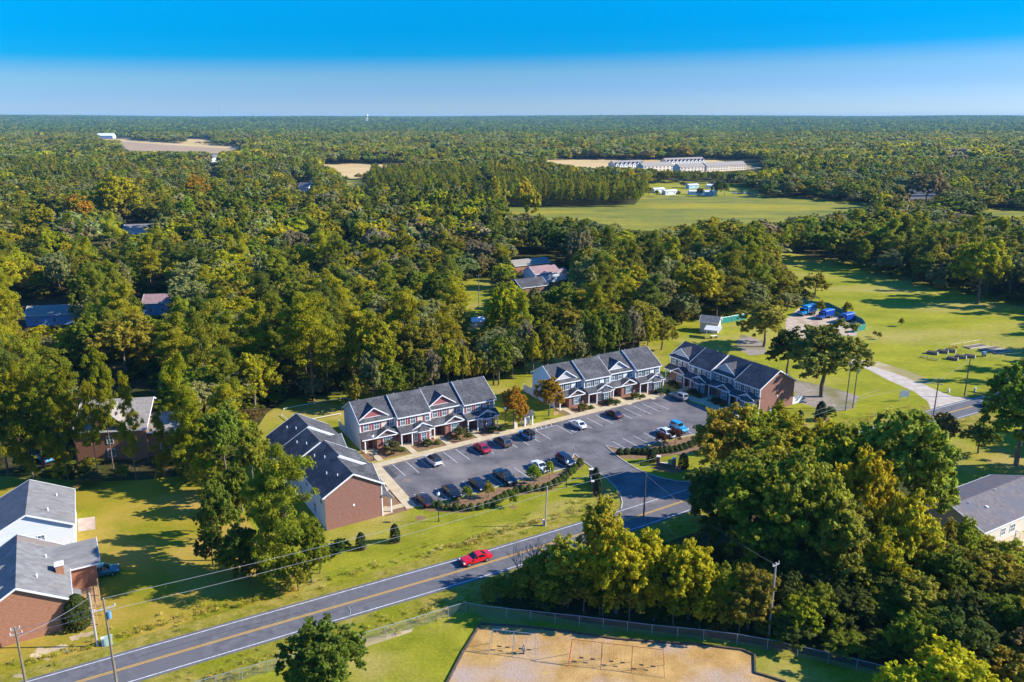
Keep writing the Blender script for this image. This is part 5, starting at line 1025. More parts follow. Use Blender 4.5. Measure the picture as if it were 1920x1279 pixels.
FN = [Wf(q) for q in ((300, 1297), (547.7, 1226.8), (679, 1187.5), (765.8, 1161.8), (840, 1138.8), (873, 1129.3), (905, 1136))]
fence('chain_link_fence', FN, 1.5, 'chain-link fence running along the road side of the playground lawn', px=False)
FN2 = [Wf(q) for q in ((905, 1136), (1086.7, 1155), (1223, 1171.7), (1320, 1181), (1383, 1189), (1440, 1199), (1554.7, 1223.7), (1663, 1250), (1790, 1283))]
fence('chain_link_fence', FN2, 1.5, 'chain-link fence between the playground and the wooded grove', px=False)
GRN = mat('green_screen', (.02, .20, .17), (.03, .26, .22), 1)
fence('screen_fence', [(1500, 572), (1552, 578), (1616, 609), (1622, 618), (1602, 624)], 1.9, 'teal green privacy screen fence around the blue lorries', 3, panel=GRN)
fence('screen_fence', [(1342, 612), (1352, 607), (1385, 601), (1400, 598)], 1.9, 'teal green screen fence behind the beige shed', 3, panel=GRN)
M_VIN = mat('white_vinyl', (.80, .80, .78), rough=.4)
fence('rail_fence', [(532, 769), (645, 748), (657, 751)], .35, 'long low white rail behind the nearest townhouses', 6, post=M_VIN, panel=None, rail=M_VIN, pr=.09)
fence('rail_fence', [(576, 790), (638, 778)], .35, 'short low white rail between two townhouse rows', 6, post=M_VIN, panel=None, rail=M_VIN, pr=.09)
fence('rail_fence', [(541, 791), (528, 780)], .35, 'short white rail behind the first roof corner', 6, post=M_VIN, panel=None, rail=M_VIN, pr=.09)
def privacy(a, c, label):
    T = empty('privacy_fence', (*a, 0), math.atan2(c[1] - a[1], c[0] - a[0]), label, 'fence', 'white privacy fences behind the townhouses'); L = math.hypot(c[0] - a[0], c[1] - a[1]); n_ = int(L / .2)
    for i in range(n_): MB().box(i * L / n_ + .01, (i + 1) * L / n_ - .01, -.02, .02 + .006 * (i % 2), .05, 1.75).build('board', M_VIN, T)
    for x in (0, L): MB().box(x - .07, x + .07, -.07, .07, 0, 1.95).build('post', M_VIN, T)
for org, a, x, lb in ((O2, A30, 0, 'left of the red-shuttered townhouses'), (O3, A30, 0, 'left of the white-sided townhouses'), (O4, R(-58.4), 28.8, 'at the far right brick gable')):
    q = front(org, a, [(x, 10.9 if x else 10.3), (x, 14)]); privacy(q[0], q[1], f'white vinyl privacy fence panel {lb}')
# utility poles
M_XF = mat('transformer_blue', (.16, .30, .42), rough=.4); M_INS = mat('insulator', (.62, .64, .66), rough=.3)
def pole(p, h, label, arms=((0, 1.6),), rz=0, m=M_WOODP, xf=False, lean=(0, 0), r_=.15):
    T = empty('utility_pole', (p[0], p[1], 0), rz, label, 'utility pole'); MB().tube((0, 0, -.3), (lean[0], lean[1], h), r_, r_ * .65, 8).build('shaft', m, T)
    for dz, L in arms:
        if L: MB().box(lean[0] - L / 2, lean[0] + L / 2, -.06 + lean[1], .06 + lean[1], h - .35 - dz, h - .23 - dz).build('crossarm', M_WOODL, T)
        for s in (-1, 0, 1) if L else (0,): MB().tube((lean[0] + s * L * .46, lean[1], h - .23 - dz), (lean[0] + s * L * .46, lean[1], h + .02 - dz), .05, n=6).build('insulator', M_INS, T)
    if xf: MB().tube((.32, 0, h - 2.6), (.32, 0, h - 1.7), .26, n=10).build('transformer', M_XF, T)
    return T
PA_, PB_ = W(1022, 986), W(1207, 968); PC_ = W(1441, 1195)
pole(PA_, 6.8, 'leaning pale utility pole on the sign lawn beside the road', ((0, .0),), m=M_WOODL, lean=(.25, 0), r_=.13)
pole(PB_, 7.6, 'dark utility pole at the junction of the entrance road', ((0, 0),), m=mat('dark_pole', (.05, .06, .07), (.09, .10, .11), 2))
pole(PC_, 10.4, 'tall grey utility pole behind the playground fence', ((0, 1.2),), m=M_WOODL, rz=.6)
PD_ = W(183, 1212); PE_ = W(220, 1290); PF_ = W(52, 1300)
pole(PD_, 7.4, 'pale utility pole near the brick gable at the bottom left', ((0, 0),), m=M_WOODL)
zE = hgt(PE_[1], 1122); pole(PE_, zE, 'utility pole with blue transformer at the near roadside', ((0, 0), (1.0, 2.2)), xf=True, rz=.6)
zF = hgt(PF_[1], 1176); pole(PF_, zF, 'leaning utility pole with street light at the bottom left corner', ((0, .9), (.6, 1.2)), rz=.5)
PG_, PH_, PI_, PJ_ = W(1585, 770), W(1599, 765), W(1750, 780), W(1808, 743)
pole(PG_, 11.0, 'left pole of the pair beside the gravel drive', ((0, .8),)); pole(PH_, 10.8, 'right pole of the pair beside the gravel drive, with transformer', ((0, 1.6),), xf=True)
pole(PI_, 8.6, 'utility pole with double crossarm at the gravel drive mouth', ((0, 2.2), (1.1, 1.8)), rz=-.3); pole(PJ_, 9.0, 'dark plain pole in the meadow below the raised beds', ((0, 0),), m=MATS['dark_pole'])
pole(W(898, 576), 11, 'distant pole in the clearing behind the townhouses', ((0, 1.5),))
M_WIRE = mat('wire', (.30, .30, .31), rough=.6)
def wire(a, b_, sag, label, r_=.021):
    m = MB(); n_ = 22; pr = None; ox, oy, oz = a
    for i in range(n_ + 1):
        t = i / n_; q = (a[0] + (b_[0] - a[0]) * t - ox, a[1] + (b_[1] - a[1]) * t - oy, a[2] + (b_[2] - a[2]) * t - 4 * sag * t * (1 - t) - oz)
        if pr: m.tube(pr, q, r_, n=4, cap=False)
        pr = q
    o = m.build('power_line', M_WIRE, None, a); tag(o, label, 'power line', 'overhead lines along the road')
E3 = (PE_[0], PE_[1], zE)
wire(E3, (PA_[0] + .2, PA_[1], 6.8), .5, 'upper wire from the transformer pole to the leaning pale pole'); wire((*PE_, zE - 1.6), (PA_[0] + .2, PA_[1], 5.6), .6, 'lower wire from the transformer pole to the leaning pale pole')
wire((PA_[0] + .2, PA_[1], 6.8), (*W(1640, 800), 8.2), .8, 'upper wire from the pale pole past the right entrance sign'); wire((PA_[0] + .2, PA_[1], 5.8), (*W(1640, 800), 7.4), .9, 'lower wire from the pale pole past the right entrance sign')
wire((*W(1560, 812), 7.0), (*PI_, 8.2), .5, 'wire reaching the double-crossarm pole'); wire((*PI_, 8.4), (PJ_[0], PJ_[1], 8.9), .3, 'wire from the double-crossarm pole to the meadow pole')
wire((*PF_, zF - .2), (*PE_, zE - .8), .3, 'first wire between the two bottom left poles'); wire((*PF_, zF - .9), (*PE_, zE - 1.4), .35, 'second wire between the two bottom left poles'); wire((*PF_, zF - 1.3), (*PD_, 6.8), .3, 'wire from the street light pole to the pale pole by the gable')
wire((*PB_, 7.3), (*PC_, 10.1), .7, 'wire from the junction pole down to the tall grey pole', .012)
# lamps
M_LH = mat('lamp_glass', (.85, .86, .88), rough=.3); M_LP = mat('lamp_post_paint', (.03, .045, .05), rough=.5)
lp = empty('lamp_post', (*W(822.8, 978), 0), 0, 'lamp post on the lawn below the black sedan', 'lamp post', 'lamp posts around the parking lot')
MB().tube((0, 0, 0), (0, 0, 4.4), .07, .045, 8).tube((0, 0, 0), (0, 0, .5), .13, .08, 8).build('post', M_LP, lp); MB().ball((0, 0, 4.85), .28, 8, 6, 1.3).build('lantern', M_LH, lp); MB().tube((0, 0, 5.15), (0, 0, 5.4), .2, .02, 8).build('cap', M_LP, lp)
for (x, y), lb in (((701, 863), 'lamp post in the bed at the left end of the red-shuttered townhouses'), ((947.5, 807), 'lamp post left of the orange maple'), ((1062.3, 914), 'lamp post in front of the navy SUV'), ((1254, 733), 'lamp post before the far right townhouses'), ((1440, 812), 'lamp post rising behind the slim pale tree')):
    c_ = copy_tree(lp); c_.location = (*W(x, y), 0); c_['label'] = lb
# entrance signs: two brick piers, a low wall and a board
M_CAP = mat('sign_cap', (.66, .58, .50)); M_SB = mat('sign_board', (.50, .45, .16), (.58, .52, .2), 2)
def esign(a, c, label):
    L = math.hypot(c[0] - a[0], c[1] - a[1]); T = empty('entrance_sign', (*a, 0), math.atan2(c[1] - a[1], c[0] - a[0]), label, 'sign', 'brick entrance signs')
    for x in (0, L): o = MB().box(x - .32, x + .32, -.32, .32, 0, 1.7).build('brick_pier', M_BRICK, T); MB().box(x - .38, x + .38, -.38, .38, 1.7, 1.82).build('cap', M_CAP, o)
    MB().box(.32, L - .32, -.15, .15, 0, .55).build('low_wall', M_BRICK, T); MB().box(.32, L - .32, -.18, .18, .55, .62).build('coping', M_CAP, T); MB().box(L * .62, L * .62 + .9, -.17, -.153, .64, 1.5).build('sign_board', M_SB, T)
esign(W(1234, 872), W(1263.5, 876), 'brick entrance sign right of the entrance road'); esign(W(1108, 897), W(1112, 920), 'brick entrance sign on the left lawn behind two cone hollies')
# mail kiosk, cabinets, notice board
T = empty('mail_kiosk', (*W(988, 797), 0), A30, 'small roofed mail kiosk between two townhouse rows', 'kiosk')
for sx in (-.9, .9):
    for sy in (-.7, .7): MB().box(sx - .12, sx + .12, sy - .12, sy + .12, 0, 2.4).build('post', M_TRIM, T)
roof_slab('roof', T, [(-1.3, -1.1, 2.4), (1.3, -1.1, 2.4), (1.3, 0, 3.1), (-1.3, 0, 3.1)], M_ROOF, .1); roof_slab('roof', T, [(-1.3, 0, 3.1), (1.3, 0, 3.1), (1.3, 1.1, 2.4), (-1.3, 1.1, 2.4)], M_ROOF, .1); MB().box(-.6, .6, -.3, .3, .3, 1.6).build('mailboxes', M_GALV, T)
def cab(q, d, m, label, name='utility_box', cat='utility box'):
    T = empty(name, (*W(*q), 0), A30, label, cat); MB().box(-d[0] / 2, d[0] / 2, -d[1] / 2, d[1] / 2, 0, d[2]).build('case', m, T); MB().box(-d[0] / 2 - .04, d[0] / 2 + .04, -d[1] / 2 - .04, d[1] / 2 + .04, d[2], d[2] + .05).build('lid', m, T); MB().box(-d[0] * .35, d[0] * .35, -d[1] / 2 - .02, -d[1] / 2, d[2] * .1, d[2] * .85).build('door', m, T)
cab((966, 803), (.75, .6, 1.25), M_CREAM, 'beige utility cabinet beside the lamp post and the light blue jeep')
cab((619, 1033), (1.0, .8, .9), M_CREAM, 'beige utility box in the hedge near the large pine'); M_GBX = mat('pale_green_box', (.35, .48, .38))
cab((204, 1208), (.9, .7, 1.0), M_GBX, 'pale green transformer box beside the pale pole'); cab((194, 1211), (.3, .3, 1.1), M_TRIM, 'slim white pedestal beside the pale pole')
cab((1019, 985), (.25, .25, .9), M_TRIM, 'small white pedestal at the foot of the leaning pale pole'); cab((1779, 736), (.35, .3, .8), M_TRIM, 'white meter pedestal in the meadow left of the dark plain pole'); cab((1828, 734), (.45, .3, .9), M_GREYS, 'grey meter pedestal in the meadow right of the dark plain pole')
cab((16, 1196), (.9, .5, 1.1), M_GREYS, 'grey meter cabinet by the brick gable at the bottom left')
T = empty('notice_board', (*W(1042, 785), 0), A30, 'small wooden notice board before the orange and yellow maple', 'notice board'); MB().tube((-.5, 0, 0), (-.5, 0, 1.6), .05).build('post', WOODM, T); MB().tube((.5, 0, 0), (.5, 0, 1.6), .05).build('post', WOODM, T); MB().box(-.6, .6, -.05, .05, .8, 1.5).build('board', WOODM, T)
T = empty('billboard', (*W(1694, 752), 0), R(15), 'grey-blue sign board on two posts beside the gravel drive', 'sign'); MB().tube((-1, 0, 0), (-1, 0, 2.6), .07).build('post', M_TRIM, T); MB().tube((1, 0, 0), (1, 0, 2.6), .07).build('post', M_TRIM, T); MB().box(-1.25, 1.25, -.06, -.02, 1.0, 2.5).build('panel', mat('sign_blue', (.20, .26, .33), (.34, .40, .46), 2.5), T)
T = empty('road_sign', (*W(657, 1171), 0), R(120), 'thin road sign post seen edge-on at the lower roadside', 'sign'); MB().tube((0, 0, 0), (0, 0, 2.4), .035).build('post', M_GALV, T); MB().box(-.35, .35, -.02, .02, 1.7, 2.4).build('panel', M_GREYS, T)
# playground
def swings(A, B_, h, bays, m, label, mLeft=None):
    L = math.hypot(B_[0] - A[0], B_[1] - A[1]); T = empty('swing_set', (*A, 0), math.atan2(B_[1] - A[1], B_[0] - A[0]), label, 'swing set')
    MB().tube((0, 0, h), (L, 0, h), .038, n=8).build('top_bar', m, T)
    for x, dx in ((0, -.5), (L, .5)):
        for s in (-1, 1): MB().tube((x, 0, h), (x + dx * .6, s * 1.15, 0), .034, n=6).build('leg', mLeft if (mLeft and x == 0) else m, T)
    for k in range(1, bays): 
        for s in (-1, 1): MB().tube((L * k / bays, 0, h), (L * k / bays, s * 1.0, 0), .034, n=6).build('leg', m, T)
    for k in range(bays):
        for q in (.32, .7):
            x = L * (k + q) / bays; o = MB().box(x - .25, x + .25, -.1, .1, .5, .54).build('swing_seat', M_BLK, T)
            c = MB(); c.tube((x - .24, 0, .52), (x - .24, 0, h), .012, n=4); c.tube((x + .24, 0, .52), (x + .24, 0, h), .012, n=4); c.build('chain', M_GALV, o)
    return T
zw = zr(860, 1170, 4.8)
a0 = [W(*zw(1030, 355)), W(*zw(960, 300)), W(*zw(1815, 445)), W(*zw(1890, 405))]
mA = ((a0[0][0] + a0[1][0]) / 2 + .3, (a0[0][1] + a0[1][1]) / 2); mB = ((a0[2][0] + a0[3][0]) / 2 - .3, (a0[2][1] + a0[3][1]) / 2)
swings(mA, mB, 2.9, 3, mat('orange_steel', (.50, .16, .05), rough=.5), 'long orange-red swing set with three bays on the sand', mat('red_steel', (.60, .04, .04), rough=.4))
a0 = [W(*zw(305, 265)), W(*zw(260, 190)), W(*zw(670, 290)), W(*zw(755, 255))]
swings(((a0[0][0] + a0[1][0]) / 2 + .3, (a0[0][1] + a0[1][1]) / 2), ((a0[2][0] + a0[3][0]) / 2 - .3, (a0[2][1] + a0[3][1]) / 2), 2.8, 2, M_GALV, 'shorter grey steel swing set, left of the orange one')
# child standing by the grey swing set
def person(p, h, rz, label):
    k = h / 1.2; J = {'hip': (0, 0, .60), 'chest': (0, 0, .88), 'neck': (0, 0, .96), 'sl': (.12, 0, .92), 'el': (.17, .03, .74), 'hl': (.16, .12, .60), 'sr': (-.12, 0, .92), 'er': (-.17, .03, .74), 'hr': (-.16, .10, .60), 'kl': (.07, .02, .33), 'fl': (.08, 0, .05), 'tl': (.08, .12, .03), 'kr': (-.07, .02, .33), 'fr': (-.08, 0, .05), 'tr': (-.08, .12, .03), 'll': (.07, 0, .56), 'lr': (-.07, 0, .56)}
    Ed = [('hip', 'chest', .1), ('chest', 'neck', .05), ('chest', 'sl', .05), ('sl', 'el', .04), ('el', 'hl', .032), ('chest', 'sr', .05), ('sr', 'er', .04), ('er', 'hr', .032), ('hip', 'll', .07), ('ll', 'kl', .06), ('kl', 'fl', .045), ('fl', 'tl', .035), ('hip', 'lr', .07), ('lr', 'kr', .06), ('kr', 'fr', .045), ('fr', 'tr', .035)]
    nm = list(J); me = bpy.data.meshes.new('person'); me.from_pydata([tuple(c * k for c in J[n]) for n in nm], [(nm.index(a), nm.index(b_)) for a, b_, r_ in Ed], [])
    o = link('person', me, None, (*p, .03), rz); tag(o, label, 'person'); me.materials.append(mat('jeans', (.07, .12, .19)))
    md = o.modifiers.new('skin', 'SKIN'); rr = {n: .05 for n in nm}
    for a, b_, r_ in Ed: rr[b_] = r_
    rr['hip'] = .09; rr['chest'] = .095
    for i, n in enumerate(nm): me.skin_vertices[0].data[i].radius = (rr[n] * k, rr[n] * k); me.skin_vertices[0].data[i].use_root = (n == 'hip')
    o.modifiers.new('sub', 'SUBSURF').levels = 1
    sk = mat('skin', (.45, .27, .19)); hd = MB().ball((0, .01 * k, 1.09 * k), .085 * k, 10, 8, 1.2).build('head', sk, o, smooth=True)
    MB().ball((0, -.015 * k, 1.12 * k), .092 * k, 10, 8, 1.1).build('hair', mat('brown_hair', (.07, .03, .015)), o, smooth=True)
    MB().tube((0, 0, .6 * k), (0, 0, .94 * k), .125 * k, .115 * k, 10).build('shirt', M_TRIM, o); return o
person(W(982, 1226), 1.2, 2.6, 'child in a white top and blue jeans by the grey swings')
# raised garden beds and the wire garden
M_PB = mat('planter_wood', (.14, .11, .10), (.24, .20, .17), 2); M_PBL = mat('planter_end', (.60, .56, .50)); M_DIRT = mat('garden_soil', (.10, .075, .05), (.22, .17, .12), 3)
PG2 = 'raised planter boxes in the meadow'
for (x, y), lb in zip(((380, 350), (535, 330), (650, 318), (680, 435), (805, 410), (940, 400)), ('front left', 'back left, second', 'back left, third', 'front right', 'front right, second', 'rightmost, below the wire garden')):
    T = empty('planter_box', (*W(*zg(x, y)), 0), R(-35), f'dark wooden raised planter box, {lb}', 'planter', PG2)
    MB().box(-1.3, 1.3, -.6, -.52, 0, .75).build('side_board', M_PB, T); MB().box(-1.3, 1.3, .52, .6, 0, .75).build('side_board', M_PB, T); MB().box(1.3, 1.38, -.6, .6, 0, .75).build('end_board', M_PBL, T); MB().box(-1.38, -1.3, -.6, .6, 0, .75).build('end_board', M_PBL, T); MB().box(-1.29, 1.29, -.51, .51, .1, .62).build('soil', M_DIRT, T)
for (x, y), lb in zip(((265, 408), (400, 445)), ('left', 'right')):
    T = empty('bench', (*W(*zg(x, y)), 0), R(-35), f'low dark wooden bench in the meadow, {lb} of two', 'bench'); MB().box(-1, 1, -.25, .25, .4, .46).build('seat', M_PB, T)
    for s in (-.8, .8): MB().box(s - .05, s + .05, -.2, .2, 0, .4).build('leg', M_PB, T)
for (a, b_), lb in zip((((950, 275), (1225, 235)), ((1190, 312), (1430, 270)), ((1350, 352), (1590, 305))), ('top', 'middle', 'bottom')):
    A, B_ = W(*zg(*a)), W(*zg(*b_)); an = az(A, B_); L = math.hypot(B_[0] - A[0], B_[1] - A[1]); T = empty('garden_bed', (*A, 0), an, f'long timber-edged garden bed inside the wire fence, {lb} one', 'garden bed')
    MB().box(0, L, -.06, .06, 0, .25).build('edge_board', M_PBL, T); MB().box(0, L, 2.1, 2.22, 0, .25).build('edge_board', M_PBL, T); MB().box(-.1, 0, -.06, 2.22, 0, .25).build('edge_board', M_PB, T); MB().box(.0, L, .06, 2.1, .02, .16).build('soil', M_DIRT, T)
fence('wire_fence', [zg(*q) for q in ((1110, 190), (1745, 345), (1690, 392), (1250, 425), (1130, 405), (960, 385), (800, 310), (640, 265), (830, 235), (1110, 190))], 1.1, 'thin wire fence round the garden beds', 3.2, post=mat('green_post', (.05, .08, .05)), panel=None, rail=M_GALV, pr=.03)
T = empty('water_tank', (*W(*zg(1155, 385)), 0), .2, 'small blue tank on legs in the wire garden', 'tank'); MB().box(-.5, .5, -.4, .4, .6, 1.3).build('tank', M_XF, T)
for sx in (-.4, .4): MB().box(sx - .04, sx + .04, -.3, .3, 0, .6).build('leg', M_PB, T)
T = empty('wheelbarrow', (*W(*zg(715, 262)), 0), 0, 'orange wheelbarrow beside the wire garden', 'wheelbarrow'); m = MB(); loft(m, [[(-.5, -.3, .55), (.5, -.3, .55), (.5, .3, .55), (-.5, .3, .55)], [(-.3, -.2, .25), (.3, -.2, .25), (.3, .2, .25), (-.3, .2, .25)]]); m.build('tray', mat('orange_paint', (.65, .16, .03)), T); MB().tube((.6, -.05, .2), (.6, .05, .2), .2, n=10).build('wheel', M_TYRE, T); MB().tube((.6, .0, .2), (-.9, .25, .5), .03).tube((.6, 0, .2), (-.9, -.25, .5), .03).build('handle', M_PB, T)
# horizon: water tower and masts
q = W(689, 240); rr_ = math.hypot(*q); s_ = rr_ / FPX; zt = float(terrain(rr_)); T = empty('water_tower', (q[0], q[1], zt), 0, 'white water tower on the horizon', 'water tower')
ht_ = hgt(q[1], 214) - zt; MB().ball((0, 0, ht_ - 8), 8, 12, 8, .8).build('tank', M_TRIM, T, smooth=True)
for i in range(5): a = i * 1.2566; MB().tube((6 * math.cos(a), 6 * math.sin(a), 0), (5 * math.cos(a), 5 * math.sin(a), ht_ - 10), .8).build('leg', M_TRIM, T)
for x, y, lb in ((414, 199, 'left'), (611, 209, 'second'), (1335, 208, 'right')):
    q = W(x, 240); rr_ = math.hypot(*q); zt = float(terrain(rr_)); h = hgt(q[1], y) - zt; T = empty('radio_mast', (q[0], q[1], zt), 0, f'thin radio mast on the horizon, {lb} one', 'mast'); MB().tube((0, 0, 0), (0, 0, h), 1.0, .6, 4).build('shaft', M_GALV, T); MB().tube((0, 0, h), (0, 0, h + 6), .3, .1, 4).build('antenna', M_GALV, T)
# ================================================================== FORESTS
def grid(y0, y1, sp_, rng, xm=1.06):
    ys = np.arange(y0, y1, sp_); P_ = []
    for y in ys:
        hw = 0.70 * y * xm + 12; xs = np.arange(-hw, hw, sp_); P_.append(np.stack([xs, np.full(xs.shape, y)], 1))
    P_ = np.vstack(P_); return P_ + rng.uniform(-0.46, 0.46, P_.shape) * sp_
def vnoise(X, Y, s, seed):
    q = np.random.default_rng(seed); k = q.normal(size=(10, 2)) / s; ph = q.uniform(0, 6.28, 10); a = q.uniform(0.5, 1, 10)
    return sum(a[i] * np.sin(k[i, 0] * X + k[i, 1] * Y + ph[i]) for i in range(10)) / 3.2
rng = np.random.default_rng(77)
TN = list(TINT); PN = list(PT)
def choose(X, Y, rng):
    n = len(X); n1 = vnoise(X, Y, 55, 1); n2 = vnoise(X, Y, 30, 2); n3 = vnoise(X, Y, 80, 3)
    u = rng.uniform(0, 1, n)
    pine = (u < np.clip(0.22 + 0.20 * n1 + 0.42 * ((X < -38) & (Y < 200)) + 0.10 * ((X > 60) & (Y > 230) & (Y < 480)), 0.04, 0.85))
    k = np.zeros(n, int); q = 0.55 * rng.uniform(0, 1, n) + 0.45 * np.clip(0.5 + 0.42 * n2 + 0.2 * n3, 0, 1)
    for i, (lo_, nm) in enumerate([(-9, 'olive'), (0.30, 'mid-green'), (0.46, 'grey-green'), (0.62, 'yellow-green'), (0.80, 'dark green'), (0.90, 'pale brown'), (0.975, 'russet'), (0.99, 'golden')]):
        k[q > lo_] = TN.index(nm)
    kp_ = np.zeros(n, int); q = rng.uniform(0, 1, n) + 0.2 * n3; kp_[q > 0.38] = 1; kp_[q > 0.75] = 2
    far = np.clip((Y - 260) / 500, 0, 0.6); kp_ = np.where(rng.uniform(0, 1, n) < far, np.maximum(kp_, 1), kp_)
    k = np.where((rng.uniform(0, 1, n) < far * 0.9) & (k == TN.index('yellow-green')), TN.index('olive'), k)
    return pine, k, kp_
TA = np.array([TINT[k] for k in TN]); PA = np.array([PT[k] for k in PN])
# near woods: every tree its own object
P_ = grid(128, 345, 8.1, rng); X, Y = P_[:, 0], P_[:, 1]
pine, kt, kp_ = choose(X, Y, rng)
Hh = np.where(pine, rng.uniform(14, 24, len(X)), rng.uniform(9, 18, len(X))); Hh *= np.clip(0.9 + 0.2 * vnoise(X, Y, 40, 9), 0.7, 1.2)
Rr = np.where(pine, rng.uniform(3.4, 5.2, len(X)), rng.uniform(4.4, 8.4, len(X))); Rr = np.minimum(Rr, Hh * 0.5)
# shorter trees where the tall ones would hide an open place
for q_ in (0.72, 0.5):
    bad = ~clear(X, Y, Hh, Rr); Hh = np.where(bad, Hh * q_, Hh); Rr = np.where(bad, Rr * (q_ + .1), Rr)
bx, by = pxv(X, Y, 0.0)
ok = clear(X, Y, Hh, Rr)
hs = np.array(HAND)
dmin = np.min(np.hypot(X[:, None] - hs[None, :, 0], Y[:, None] - hs[None, :, 1]) - hs[None, :, 2] * 0.5, axis=1); ok &= dmin > 1.5
# houses standing among the trees keep their footprint free
KEEP = [(240, 850, 9), (288, 590, 6), (85, 610, 9), (1010, 535, 9), (1000, 560, 8), (985, 500, 8), (893, 608, 4), (20, 850, 9), (255, 432, 7), (82, 415, 7), (1640, 630, 12), (300, 640, 3)]
for qx, qy, kr in KEEP:
    a = W(qx, qy); ok &= np.hypot(X - a[0], Y - a[1]) > kr
def zone(x, y):
    s = 'far left' if x < 240 else ('left' if x < 480 else ('left middle' if x < 720 else ('middle' if x < 960 else ('right middle' if x < 1200 else ('right-hand' if x < 1440 else 'far right')))))
    d = 'front rows near the townhouses' if y > 700 else ('first third' if y > 620 else ('middle depth' if y > 550 else ('deeper part' if y > 500 else 'part towards the far fields')))
    return f'{s} woods, {d}'
idx = np.where(ok)[0]; idx = idx[np.argsort(Y[idx])]
cnt = {True: 0, False: 0}; rest = []
for i in idx:
    pn = bool(pine[i])
    if cnt[pn] >= (255 if not pn else 285): rest.append(i); continue
    cnt[pn] += 1
    if pn:
        c_ = PN[kp_[i]]; lab = f'{"tall" if Hh[i] > 18 else "lower"} {c_} pine in the {zone(bx[i], by[i])}'
    else:
        c_ = TN[kt[i]]; lab = f'{"wide" if Rr[i] > 6.2 else "narrow"} {c_} broadleaf tree in the {zone(bx[i], by[i])}'
    place_tree(X[i], Y[i], Hh[i], Rr[i], 'pine' if pn else 'b', c_, lab, lab.replace(' in the ', 's in the '), tj=0.2)
rest = np.array(rest, int)
near_rest = (X[rest], Y[rest], Hh[rest], Rr[rest], pine[rest], kt[rest], kp_[rest])

# forest stuff: points carrying size, turn, tint and which prototype; one object per distance band
def scatter(name, X, Y, Z, SX, SZ, which, tint, protos, rz):
    me = bpy.data.meshes.new(name); n = len(X); me.vertices.add(n)
    me.vertices.foreach_set('co', np.stack([X, Y, Z], 1).astype(np.float32).ravel())
    def at(nm, ty, arr, fld='value'):
        a = me.attributes.new(nm, ty, 'POINT'); a.data.foreach_set(fld, np.asarray(arr).ravel())
    at('scl', 'FLOAT_VECTOR', np.stack([SX, SX, SZ], 1).astype(np.float32), 'vector')
    at('rot', 'FLOAT_VECTOR', np.stack([np.zeros(n), np.zeros(n), rz], 1).astype(np.float32), 'vector')
    at('which', 'INT', which.astype(np.int32)); at('tint', 'FLOAT_COLOR', np.hstack([tint, np.ones((n, 1))]).astype(np.float32), 'color')
    me.update(); o = link(name, me); o['kind'] = 'stuff'
    col = bpy.data.collections.new(name + '_pieces')
    for i, p in enumerate(protos):
        q = bpy.data.objects.new(f'{p.name}_{i:02d}', p) if isinstance(p, bpy.types.Mesh) else p
        q.name = f'{i:02d}_{name}'; col.objects.link(q)
    g = bpy.data.node_groups.new(name, 'GeometryNodeTree'); g.interface.new_socket('Geometry', in_out='INPUT', socket_type='NodeSocketGeometry'); g.interface.new_socket('Geometry', in_out='OUTPUT', socket_type='NodeSocketGeometry')
    gi = g.nodes.new('NodeGroupInput'); go = g.nodes.new('NodeGroupOutput'); ip = g.nodes.new('GeometryNodeInstanceOnPoints')
    m2p = g.nodes.new('GeometryNodeMeshToPoints'); ci = g.nodes.new('GeometryNodeCollectionInfo'); ci.inputs[0].default_value = col
    ci.inputs['Separate Children'].default_value = True; ci.inputs['Reset Children'].default_value = True
    def na_(nm, ty):
        q = g.nodes.new('GeometryNodeInputNamedAttribute'); q.data_type = ty; q.inputs[0].default_value = nm; return q.outputs[0]
    L = g.links.new
    L(gi.outputs[0], m2p.inputs[0]); L(m2p.outputs[0], ip.inputs['Points']); L(ci.outputs[0], ip.inputs['Instance']); ip.inputs['Pick Instance'].default_value = True
    L(na_('which', 'INT'), ip.inputs['Instance Index']); L(na_('rot', 'FLOAT_VECTOR'), ip.inputs['Rotation']); L(na_('scl', 'FLOAT_VECTOR'), ip.inputs['Scale'])
    L(ip.outputs[0], go.inputs[0]); md = o.modifiers.new('scatter', 'NODES'); md.node_group = g
    return o
def tints(pine, kt, kp_, rng, a=0.2):
    t = np.where(pine[:, None], PA[kp_], TA[kt]); n = len(t)
    return t * rng.uniform(1 - a, 1 + a, (n, 1)) * rng.uniform(1 - a * .5, 1 + a * .5, (n, 3))
x, y, h, r_, pn, a, c_ = near_rest; n = len(x); q = rng.integers(0, 4, n)
# mid-distance prototypes: same habits, fewer and larger leaf clumps
BM = [broadleaf('mid_broadleaf', 111 + i, R_=4.6, Hc=[9, 10.5, 8, 9.5][i], z0=[2.2, 2, 2.5, 2][i], nl=34, n=2000, ls=0.95) for i in range(4)]
PM = [pinecrown('mid_pine', 131 + i, H=17, base=[.3, .38, .24, .4][i], Rm=4.0, n=1800, ls=0.95) for i in range(4)]
def trees_stuff(name, x, y, h, r_, pn, a, c_, B_, P__, z=None):
    n = len(x); q = rng.integers(0, 4, n)
    w8 = np.where(pn, q + 4, q); dd = np.array([dims(m_) for m_ in B_ + P__]); scatter(name, x, y, np.zeros(n) if z is None else z, r_ / dd[w8, 0], h / dd[w8, 1], w8, tints(pn, a, c_, rng), B_ + P__, rng.uniform(0, 6.28, n))
trees_stuff('woods_beyond_the_near_trees', x, y, h, r_, pn, a, c_, BROAD, PINE)
